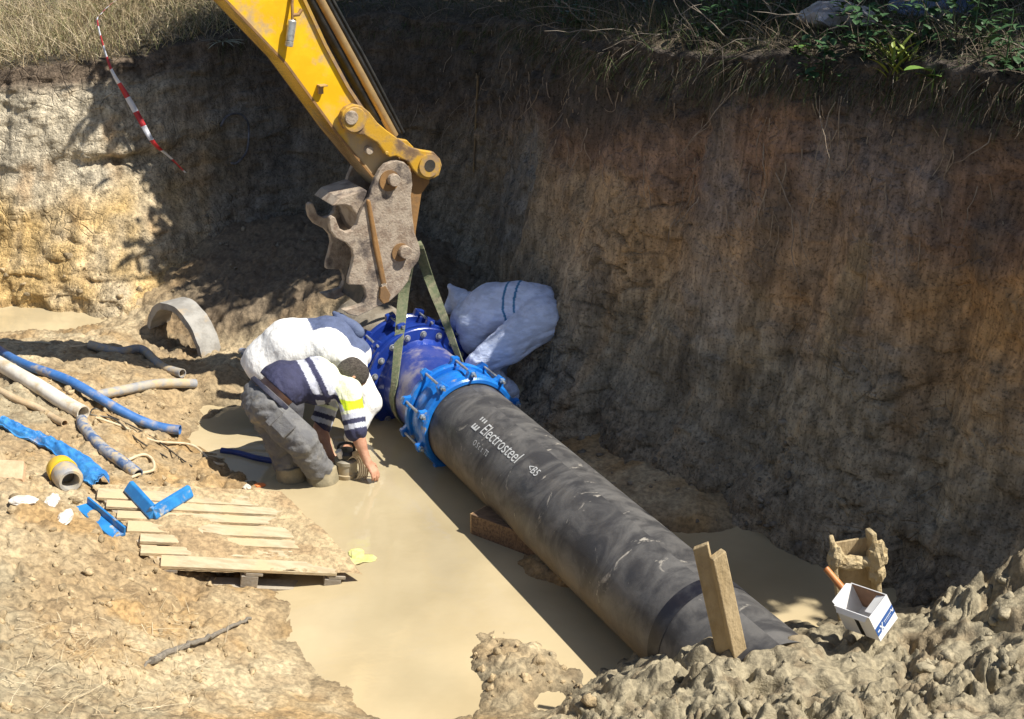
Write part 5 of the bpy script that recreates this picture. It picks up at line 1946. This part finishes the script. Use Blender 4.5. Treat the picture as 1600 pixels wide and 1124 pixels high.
# white carton with a blue printed band
CX, CYv, CZ = np.array([1.0, 0, 0]), np.array([0, -SP, -CP]), np.array([0, CP, -SP])
oI = aty(1358, 966, 5.22)
depthI = np.dot(oI - EYE, CZ)
sc_ = depthI / FPX * 1.04
e1 = (CX * 32 + CYv * -32 + CZ * 19.3) * sc_
e2 = (CX * 25 + CYv * 41 + CZ * 26.6) * sc_
e3 = (CX * -40 + CYv * -9 + CZ * 51.5) * sc_
m_card = mat('white_carton', (.80, .80, .80), .55, (.74, .73, .71), 6)
m_cardin = mat('brown_carton_inside', (.24, .13, .075), .8, (.18, .10, .06), 9)
m_print = mat('blue_print', (.03, .09, .30), .5, (.035, .11, .34), 12)
m_wprint = mat('white_print', (.72, .74, .78), .55)
box = empty('carton', oI + e2 * .9, 'open white carton with a blue printed band on the mud heap', 'box')
th = .004
n1, n2, n3 = unit(e1), unit(e2), unit(e3)


def panel(name, o_, a_, b_, nrm, matl, t_=th):
    MB().prism([o_, o_ + a_, o_ + a_ + b_, o_ + b_], nrm * t_).build(name, matl, box)


panel('side_panel', oI, e1, e2, n3, m_card)
panel('side_panel', oI + e3 - n3 * th, e1, e2, n3, m_card)
panel('side_panel', oI + n3 * th * 1.02, e3 - n3 * th * 2.04, e2, n1, m_card)
panel('side_panel', oI + e1 - n1 * th + n3 * th * 1.02, e3 - n3 * th * 2.04, e2, n1, m_card)
panel('bottom_panel', oI + e2 * .995 + n1 * th + n3 * th, e1 - n1 * 2 * th, e3 - n3 * 2 * th, -n2, m_card)
panel('lining', oI + n1 * .0045 + n3 * (np.linalg.norm(e3) - .0055) + n2 * .002, e1 - n1 * .009, e2 * .97, -n3, m_card, .001)
panel('lining', oI + e1 - n1 * .0055 + n3 * .006 + n2 * .002, e3 - n3 * .014, e2 * .97, -n1, m_cardin, .001)
# flaps
MB().prism([oI + e3 * .05, oI + e3 * .95, oI + e3 * .9 + n2 * .02 - n1 * .02, oI + e3 * .1 + n2 * .02 - n1 * .02], n2 * .003).build('flap', m_card, box)
MB().prism([oI + e3 + e1 * .05, oI + e3 + e1 * .95, oI + e3 + e1 * .9 - n2 * .004 + n3 * .018, oI + e3 + e1 * .1 - n2 * .004 + n3 * .018], n3 * .003).build('flap', m_card, box)
MB().prism([oI + e1 * .2 + n2 * .004 + n3 * .006, oI + e1 * .95 + n2 * .004 + n3 * .006, oI + e1 * .92 + n3 * .06 + n2 * .02, oI + e1 * .25 + n3 * .06 + n2 * .02], n2 * .003).build('flap', m_card, box)


def on_face(u, v, lift=.0015):
    return oI + e1 * u + e2 * v - n3 * lift


MB().prism([on_face(u, v, .0005) for u, v in ((.002, .50), (.998, .42), (.998, .72), (.002, .80))], -n3 * .001).build('printed_band', m_print, box)


def stroke(pts, w=.022, name='print_mark'):
    mb = MB()
    for (u0, v0_), (u1, v1_) in zip(pts[:-1], pts[1:]):
        d = np.array([u1 - u0, v1_ - v0_])
        nrm = np.array([-d[1], d[0]]) / (np.linalg.norm(d) + 1e-9) * w
        q = [(u0 + nrm[0], v0_ + nrm[1]), (u1 + nrm[0], v1_ + nrm[1]), (u1 - nrm[0], v1_ - nrm[1]), (u0 - nrm[0], v0_ - nrm[1])]
        mb.push([on_face(a, b, .0026) for a, b in q], [(0, 1, 2, 3)])
    return mb.build(name, m_wprint, box)


stroke([(.06, .66), (.17, .65)], .028)
stroke([(.22, .56), (.36, .77)], .026)
stroke([(.37, .53), (.21, .79)], .022)
for a in np.arange(.44, .80, .06):
    stroke([(a, .60 - .08 * a + .02), (a + .04, .60 - .08 * a + .02)], .02)
stroke([(.44, .66), (.80, .63)], .006)
stroke([(.86, .50), (.93, .62), (.97, .52)], .02)
MB().prism([oI + e3 * u + e2 * v - n1 * .0005 for u, v in ((.40, .12), (.52, .12), (.52, .98), (.40, .98))], -n1 * .001).build('printed_band', m_black, box)
# ---------------------------------------------------------------- plants along the brow, roots, trees that shade the far end
WROW = {od: int(NT + np.argmin(np.abs(outd[NT:] - od))) for od in (.02, .1, .3, .6, 1.0, 1.6)}


def brow_pts(s0, s1, od0, od1, n):
    si = np.interp(rng.uniform(s0, s1, n), S, np.arange(NS)).astype(int)
    odv = rng.uniform(od0, od1, n)
    ri = np.interp(odv, outd[NT:], np.arange(NT, NT + NB)).astype(int)
    return wall_v[ri, si] + rng.normal(size=(n, 3)) * [.02, .02, 0], np.stack([ox[si], oy[si], 0 * ox[si]], -1)


def wall_pts(s0, s1, t0, t1, n):
    si = np.interp(rng.uniform(s0, s1, n), S, np.arange(NS)).astype(int)
    ri = np.interp(rng.uniform(t0, t1, n), tt[:NT], np.arange(NT)).astype(int)
    return wall_v[ri, si], np.stack([ox[si], oy[si], 0 * ox[si]], -1)


def blades(name, base, length, width, lean, cols, droop=.4, segs=3, curl=None):
    n = len(base)
    L = np.broadcast_to(length, (n,))
    d = lean / (np.linalg.norm(lean, axis=1)[:, None] + 1e-9)
    az = rng.uniform(0, 2 * math.pi, n)
    side = np.stack([np.cos(az), np.sin(az), 0 * az], -1)
    side = side - d * (side * d).sum(1)[:, None]
    side /= np.linalg.norm(side, axis=1)[:, None] + 1e-9
    bend = rng.normal(size=(n, 3)) * .35
    bend[:, 2] -= droop
    rows = []
    for k in range(segs + 1):
        t = k / segs
        c = base + d * (L * t)[:, None] + bend * (L * t * t * .6)[:, None]
        w = width * (1 - t * .85)
        rows += [c - side * w * .5, c + side * w * .5]
    V = np.stack(rows, 1).reshape(-1, 3)
    o_ = (np.arange(n) * 2 * (segs + 1))[:, None, None]
    q = np.array([[2 * k, 2 * k + 1, 2 * k + 3, 2 * k + 2] for k in range(segs)])[None]
    F_ = (o_ + q).reshape(-1, 4)
    C_ = np.repeat(cols, 2 * (segs + 1), 0)
    o = add(name, V, F_, m_blade, None, False, cols=C_)
    return o


m_blade = mat('dry_blade', MUD, .8, vcol=True, spec=.2)
STRAW = np.array([(.50, .40, .25), (.42, .33, .20), (.56, .47, .32), (.30, .24, .14), (.27, .27, .12)])
DARKV = np.array([(.11, .085, .06), (.15, .12, .085), (.07, .09, .035), (.20, .165, .12), (.05, .08, .025)])


def pick(pal, n, p=None):
    c = pal[rng.choice(len(pal), n, p=p)]
    return c * rng.uniform(.75, 1.2, (n, 1))


sL0, sL1 = key_s[11] + .3, key_s[16]
n = 17000
bp_, ou = brow_pts(sL0, sL1, -.0, 3.6, n)
lean_ = np.array([0, 0, 1.0]) - ou * rng.uniform(-.1, .9, (n, 1)) + rng.normal(size=(n, 3)) * .45
tag(blades('dry_grass', bp_, rng.uniform(.14, .42, n), .006, lean_, pick(STRAW, n), .5), 'pale dry grass covering the top of the far left bank', 'grass', kind='stuff')
n = 26000
bp_, ou = brow_pts(key_s[3] - 1.6, sL0 + .6, .0, 2.6, n)
lean_ = np.array([0, 0, .8]) - ou * rng.uniform(-.5, .7, (n, 1)) + rng.normal(size=(n, 3)) * .55
tag(blades('dry_undergrowth', bp_, rng.uniform(.08, .32, n), .006, lean_, pick(DARKV, n), .6), 'dark dry undergrowth and grass along the top of the earth wall', 'undergrowth', kind='stuff')
n = 4200
bp_, ou = wall_pts(key_s[3] - 1.0, sL0 + .3, .93, .998, n)
lean_ = -ou * rng.uniform(.2, 1, (n, 1)) + np.array([0, 0, -.5]) + rng.normal(size=(n, 3)) * .5
tag(blades('hanging_grass', bp_, rng.uniform(.05, .17, n), .005, lean_, pick(DARKV, n), 1.1), 'dry stalks hanging over the brow of the dark wall', 'grass', kind='stuff')

# fine roots hanging down the wall
m_root = mat('dry_root', (.24, .18, .13), .9, (.34, .27, .20), 20)
rt = MB()
for i in range(300):
    p_, o_ = wall_pts(key_s[3] - .9, key_s[10], .62, .99, 1)
    p, o_ = p_[0] - o_[0] * .015, o_[0]
    Lr = rng.uniform(.12, .75)
    k = 7
    pts = [p]
    dirv = np.array([0, 0, -1.0])
    for j in range(k):
        dirv = unit(dirv + rng.normal(size=3) * .28 + np.array([0, 0, -.12]) + o_ * .06)
        pts.append(pts[-1] + dirv * Lr / k)
    rt.tube(pts, np.linspace(rng.uniform(.0025, .0055), .0015, k + 1), 4, cap=False)
tag(rt.build('hanging_roots', m_root, None, True), 'thin dry roots hanging down the dark earth wall', 'roots', kind='stuff')
# bare twigs in the tangle at the top
tw = MB()
for i in range(150):
    p_, o_ = brow_pts(key_s[3] - 1.4, key_s[10], .02, 1.2, 1)
    p = p_[0]
    dirv = unit(rng.normal(size=3) * [1, 1, .4] + [0, 0, .5] - o_[0] * .4)
    pts = [p]
    Lr = rng.uniform(.25, .8)
    for j in range(6):
        dirv = unit(dirv + rng.normal(size=3) * .25 + [0, 0, -.1])
        pts.append(pts[-1] + dirv * Lr / 6)
    tw.tube(pts, np.linspace(rng.uniform(.003, .006), .0015, 7), 4, cap=False)
    b = pts[3]
    d2 = unit(dirv + rng.normal(size=3) * .7)
    tw.tube([b, b + d2 * Lr * .2, b + d2 * Lr * .35 + [0, 0, -.03]], [.003, .002, .001], 4, cap=False)
tag(tw.build('bare_twigs', mat('grey_twig', (.26, .22, .18), .9, (.19, .16, .125), 16), None, True), 'tangle of bare twigs along the top edge of the wall', 'twigs', kind='stuff')

m_leaf = mat('green_leaf', (.10, .19, .035), .5, (.16, .26, .05), 9)
m_leafy = mat('yellow_green_weed', (.19, .25, .035), .5, (.24, .28, .06), 9)
m_leafd = mat('dark_green_leaf', (.035, .085, .03), .5, (.06, .12, .04), 9)


def leaf_mesh(L, w, bend=.3, fold=.12, nseg=6):
    V, F_ = [], []
    for k in range(nseg + 1):
        t = k / nseg
        hw_ = w / 2 * math.sin(math.pi * min(.98, t * .92 + .06)) ** .8
        z = -bend * L * t * t
        V += [(-hw_, L * t, z + hw_ * fold * 2), (0, L * t, z), (hw_, L * t, z + hw_ * fold * 2)]
    for k in range(nseg):
        a = 3 * k
        F_ += [(a, a + 1, a + 4, a + 3), (a + 1, a + 2, a + 5, a + 4)]
    me = bpy.data.meshes.new('leaf')
    me.from_pydata(V, [], F_)
    return me


def plant(px, py, label, nleaf, L, w, matl, upness=.9, stem=True, spread=.05, name='weed'):
    b = hit(px, py)
    root = empty(name, b, label, 'plant')
    me = leaf_mesh(L, w)
    me.materials.append(matl)
    for k in range(nleaf):
        o = bpy.data.objects.new('leaf', me)
        COL.objects.link(o)
        o.parent = root
        az = rng.uniform(0, 2 * math.pi)
        d = Vector((math.cos(az), math.sin(az), upness * rng.uniform(.5, 1.4))).normalized()
        o.rotation_mode = 'QUATERNION'
        o.rotation_quaternion = d.to_track_quat('Y', 'Z')
        o.location = (rng.uniform(-spread, spread), rng.uniform(-spread, spread), rng.uniform(0, spread * 2.2) if stem else 0)
        s = rng.uniform(.6, 1.15)
        o.scale = (s, s, s)
    if stem:
        MB().tube([b + [0, 0, -.05], b + [0, 0, spread * 2.4]], [.006, .003], 6).build('stem', matl, root)
    return root


plant(1402, 122, 'upright yellow green weed at the brow of the dark wall', 30, .22, .028, m_leafy, 1.6, True, .06)
plant(1458, 130, 'broad leaved green plant on the brow right of the upright weed', 7, .17, .10, m_leaf, .35, True, .03)
plant(1246, 84, 'small bright green seedling at the top edge of the wall', 8, .07, .04, m_leaf, .5, True, .02)
plant(1212, 16, 'yellow leaved seedling near the top edge of the picture', 8, .075, .05, mat('yellow_leaf', (.42, .42, .06), .5), .5, True, .02)
plant(742, 84, 'small green grass tuft on the wall above the thin stake', 22, .13, .010, m_leafy, .7, False, .02)
plant(345, 66, 'pale grey green grass tuft beside the excavator arm', 34, .28, .012, mat('pale_grass_blade', (.30, .33, .22), .6, (.36, .37, .26), 9), .35, False, .03)
for px, py, lb in ((1285, 128, 'low dark green shrub left of the upright weed'), (1350, 95, 'dark green shrub behind the upright weed'), (1520, 70, 'dark green shrub below the bare twigs at the far right'), (1180, 40, 'low green shrub on the brow right of centre'), (1440, 70, 'dark green shrub behind the broad leaved plant'), (1010, 30, 'small dark shrub on the brow above the middle of the wall'), (1120, 62, 'dark green shrub on the brow above the cracked clay'), (1570, 110, 'dark green shrub at the right edge of the brow'), (1330, 60, 'dark green shrub beside the pale plastic bag'), (900, 40, 'dark shrub on the brow left of the small one'), (1240, 40, 'green shrub between the seedlings on the brow')):
    plant(px, py, lb, 60, .085, .045, m_leafd, .6, True, .13, 'shrub')

# plastic litter on the top
tag(crumple('plastic_bag', hit(1305, 38, .05), .17, mat('white_plastic_film', (.42, .40, .42), .45, (.30, .27, .25), 12), 41, (1.1, 1.4, .45)), 'crumpled pale plastic bag in the undergrowth at the top', 'plastic bag')
tag(crumple('plastic_bag', hit(1455, 22, .05), .20, mat('blue_grey_plastic_film', (.16, .21, .32), .45, (.11, .14, .21), 9), 43, (1.2, 1.3, .4)), 'crumpled blue grey plastic bag in the undergrowth at the top right', 'plastic bag')

# thin stake on the wall, cable loop, barrier tape
s0_, s1_ = hit(747, 126), hit(740, 268)
pt_ = np.array([0, -.03, 0])
tag(MB().tube([s0_ + pt_ + [0, 0, .05], (s0_ + s1_) / 2 + pt_ * 1.5, s1_ + pt_], [.011, .012, .008], 8).build('thin_stake', mat('ochre_stained_wood', (.26, .17, .07), .85, (.17, .11, .06), 9), None, True), 'thin ochre wooden stake stuck against the dark wall', 'stake')
lp = [hit(x, y) + np.array([.0, -.04, .02]) for x, y in ((346, 200), (356, 184), (375, 180), (388, 192), (390, 215), (386, 240), (372, 256), (362, 257))]
tag(MB().tube(spline(lp, 40), .011, 8).build('cable_loop', mat('worn_black_cable', (.03, .03, .035), .45, (.16, .16, .18), 6), None, True), 'loop of black cable hanging out of the far bank', 'cable')
tp = [np.array(hit(x, y)) + np.array([0, -.22, .06]) for x, y in ((262, -14), (222, 22), (195, 40), (176, 60), (172, 76), (186, 106), (208, 145), (228, 180), (252, 222), (276, 248), (299, 271))]
tp[5:9] = [p + np.array([0, -.06, .0]) for p in tp[5:9]]
tp[:5] = [p + np.array([0, -.08, .22]) for p in tp[:5]]
TPs = spline(tp, 120)
arc = np.r_[0, np.cumsum(np.linalg.norm(np.diff(TPs, axis=0), axis=1))]
m_tape, n_, l_, b_ = newmat('red_white_tape')
uvn = n_.new('ShaderNodeUVMap')
uvn.uv_map = 'uv'
wv_ = n_.new('ShaderNodeMath')
wv_.operation = 'FRACT'
sx2 = n_.new('ShaderNodeSeparateXYZ')
l_.new(uvn.outputs[0], sx2.inputs[0])
l_.new(sx2.outputs['X'], wv_.inputs[0])
gt = n_.new('ShaderNodeMath')
gt.operation = 'GREATER_THAN'
gt.inputs[1].default_value = .5
l_.new(wv_.outputs[0], gt.inputs[0])
l_.new(_mixc(n_, l_, gt.outputs[0], (.50, .03, .035), (.72, .72, .76)), b_.inputs['Base Color'])
b_.inputs['Roughness'].default_value = .35
tw_ = np.linspace(0, 5, 120)
sidev = np.stack([1 + 0 * tw_, .5 * np.sin(tw_ * 2.2), .45 + .25 * np.sin(tw_)], -1)
sidev /= np.linalg.norm(sidev, axis=1)[:, None]
ww = .020 + .008 * np.sin(tw_ * 2.3)
rows = np.stack([TPs - sidev * ww[:, None], TPs + sidev * ww[:, None]], 1)
uv_ = np.stack([np.stack([arc / .30] * 2, 1), np.stack([0 * arc, 0 * arc + 1], 1)], -1)
o = add('barrier_tape', rows.reshape(-1, 3), grid_faces(120, 2), m_tape, None, True, uv=uv_.reshape(-1, 2))
sm_ = o.modifiers.new('solid', 'SOLIDIFY')
sm_.thickness = .0012
tag(o, 'red and white barrier tape hanging down the far left bank', 'barrier tape')

# dry straws on the near mud
n = 420
cx_ = np.array([hit(x, y) for x, y in zip(rng.uniform(0, 330, 60), rng.uniform(960, 1120, 60))])
bs = cx_[rng.integers(0, 60, n)] + rng.normal(size=(n, 3)) * [.09, .09, 0]
bs[:, 2] = [ground_z(x, y) + .012 for x, y in bs[:, :2]]
ln = rng.normal(size=(n, 3)) * [1, 1, .12]
tag(blades('straw', bs, rng.uniform(.04, .2, n), .0035, ln, pick(STRAW[:3], n), .05), 'scattered dry straw on the mud at the lower left', 'straw', kind='stuff')

# loose clods and crumbs on the mud
bm = bmesh.new()
bmesh.ops.create_icosphere(bm, subdivisions=2, radius=1.0)
IV = np.array([v.co for v in bm.verts])
IF = np.array([[v.index for v in f.verts] for f in bm.faces])
bm.free()
cv, cf, cc2 = [], [], []
zone = [(0, 400, 700, 1120, 260, .008, .03), (860, 1600, 1000, 1124, 60, .008, .025), (720, 930, 970, 1100, 50, .01, .03), (0, 330, 545, 700, 150, .008, .028), (830, 1250, 660, 870, 120, .008, .03), (300, 700, 330, 470, 30, .01, .03), (0, 300, 400, 470, 30, .01, .04), (1440, 1600, 880, 1060, 20, .02, .04)]
off_ = 0
for x0, x1, y0, y1, n, r0, r1 in zone:
    for i in range(n):
        p = hit(rng.uniform(x0, x1), rng.uniform(y0, y1))
        if p[2] < .0 or p[2] > 1.3:
            continue
        r = r0 + (r1 - r0) * rng.random() ** 3
        V = IV * (.85 + .7 * vnoise(IV * 1.2 + rng.uniform(0, 99, 3), 7) + .4 * np.abs(vnoise(IV * 2.6 + rng.uniform(0, 99, 3), 8)))[:, None] * r * rng.uniform(.6, 1.25, 3)
        cv.append(V + p + [0, 0, r * .05])
        cf.append(IF + off_)
        off_ += len(IV)
        g = np.array((.44, .335, .195)) if x0 < 860 else np.array((.36, .31, .21))
        if y1 < 900 and x0 >= 300:
            g = np.array((.25, .215, .165))
        cc2.append(np.broadcast_to(g * rng.uniform(.7, 1.2), (len(IV), 3)))
tag(add('mud_clods', np.vstack(cv), np.vstack(cf), m_mud, None, True, cols=np.vstack(cc2)), 'loose clods of mud scattered over the banks', 'mud clods', kind='stuff')

# ---------------------------------------------------------------- trees outside the right of the picture: they shade the far end and the wall top
m_bark = mat('tree_bark', (.12, .09, .065), .9, (.18, .145, .11), 8, bump=.6, bump_scale=20)
m_tleaf = mat('tree_leaf', (.055, .10, .025), .55, (.085, .13, .03), 5)
TREES = [(-.3, 15.2, [(-1.15, 12.0, 5.0, .75), (-.5, 12.8, 5.4, .9)], 'leafy tree behind the far bank'),  # trunk x, y, crown centres (x, y, z, radius)
    (2.2, 14.6, [(1.0, 11.9, 5.0, 1.25), (.9, 12.6, 5.6, 1.1), (.25, 11.05, 4.9, .85), (.1, 11.9, 5.2, .9)], 'leafy tree leaning over the far corner of the pit'),
    (4.2, 14.0, [(2.5, 10.4, 5.1, 1.35), (3.2, 12.2, 5.2, 1.5), (1.5, 10.6, 4.9, .8), (.85, 10.35, 4.9, .7), (3.0, 9.8, 5.6, 1.1)], 'leafy tree behind the middle of the brow'),
    (6.0, 10.6, [(4.3, 9.9, 5.0, 1.6), (5.2, 10.8, 6.0, 1.5)], 'broad leafy tree on the right brow'),
    (6.4, 8.4, [(4.4, 8.3, 5.0, 1.2), (5.8, 8.6, 5.6, 1.3), (3.5, 9.2, 4.9, .95), (4.3, 9.1, 6.2, 1.2), (5.2, 8.0, 6.0, 1.2)], 'leafy tree leaning over the wall on the right'),
    (7.2, 6.4, [(5.8, 6.75, 5.0, 1.15), (6.6, 5.7, 5.0, 1.0), (4.9, 6.35, 4.9, .75), (4.78, 5.78, 4.9, .6)], 'low leafy tree at the near end of the brow'),
    (7.6, 12.4, [(6.4, 11.6, 7.4, 2.2), (7.4, 9.4, 8.2, 2.0)], 'tall leafy tree behind the others on the right')]
for (x, y, crowns, lb) in TREES:
    z = 2.75
    t_ = empty('leafy_tree', (x, y, z), lb + ', outside the frame', 'tree', 'trees on the right bank')
    trunk = MB()
    base_ = np.array([x, y, z - .3])
    fork = base_ + [0, 0, 1.5]
    trunk.tube(spline([base_, base_ * .5 + fork * .5 + rng.normal(size=3) * .05, fork], 8), np.linspace(.17, .12, 8), 10)
    leaves_c = []
    for (cx, cy, cz, cr_) in crowns:
        cc_ = np.array([cx, cy, cz])
        trunk.tube(spline([fork, fork * .5 + cc_ * .5 + [0, 0, .35], cc_], 10), np.linspace(.11, .04, 10), 8)
        for k in range(14):
            dv = unit(rng.normal(size=3)) * cr_ * rng.uniform(.55, 1.0) * [1, 1, .7]
            trunk.tube(spline([cc_ - dv * .1, cc_ + dv * .5 + [0, 0, .1], cc_ + dv], 5), np.linspace(.035, .008, 5), 5)
        nl_ = int(3800 * cr_ * cr_)
        ctr = cc_ + (lambda g: g / np.linalg.norm(g, axis=1)[:, None])(rng.normal(size=(40, 3))) * (cr_ * rng.uniform(.2, .9, (40, 1))) * [1, 1, .6]
        leaves_c.append(ctr[rng.integers(0, 40, nl_)] + rng.normal(size=(nl_, 3)) * cr_ * .22)
    trunk.build('trunk', m_bark, t_, True)
    c = np.vstack(leaves_c)
    nl_ = len(c)
    d = rng.normal(size=(nl_, 3))
    d /= np.linalg.norm(d, axis=1)[:, None]
    e2_ = np.cross(d, rng.normal(size=(nl_, 3)))
    e2_ /= np.linalg.norm(e2_, axis=1)[:, None]
    sz = rng.uniform(.07, .13, (nl_, 1))
    V = np.stack([c - d * sz, c + e2_ * sz * .5, c + d * sz, c - e2_ * sz * .5], 1).reshape(-1, 3)
    add('crown', V, np.arange(len(V)).reshape(-1, 4), m_tleaf, t_, False)
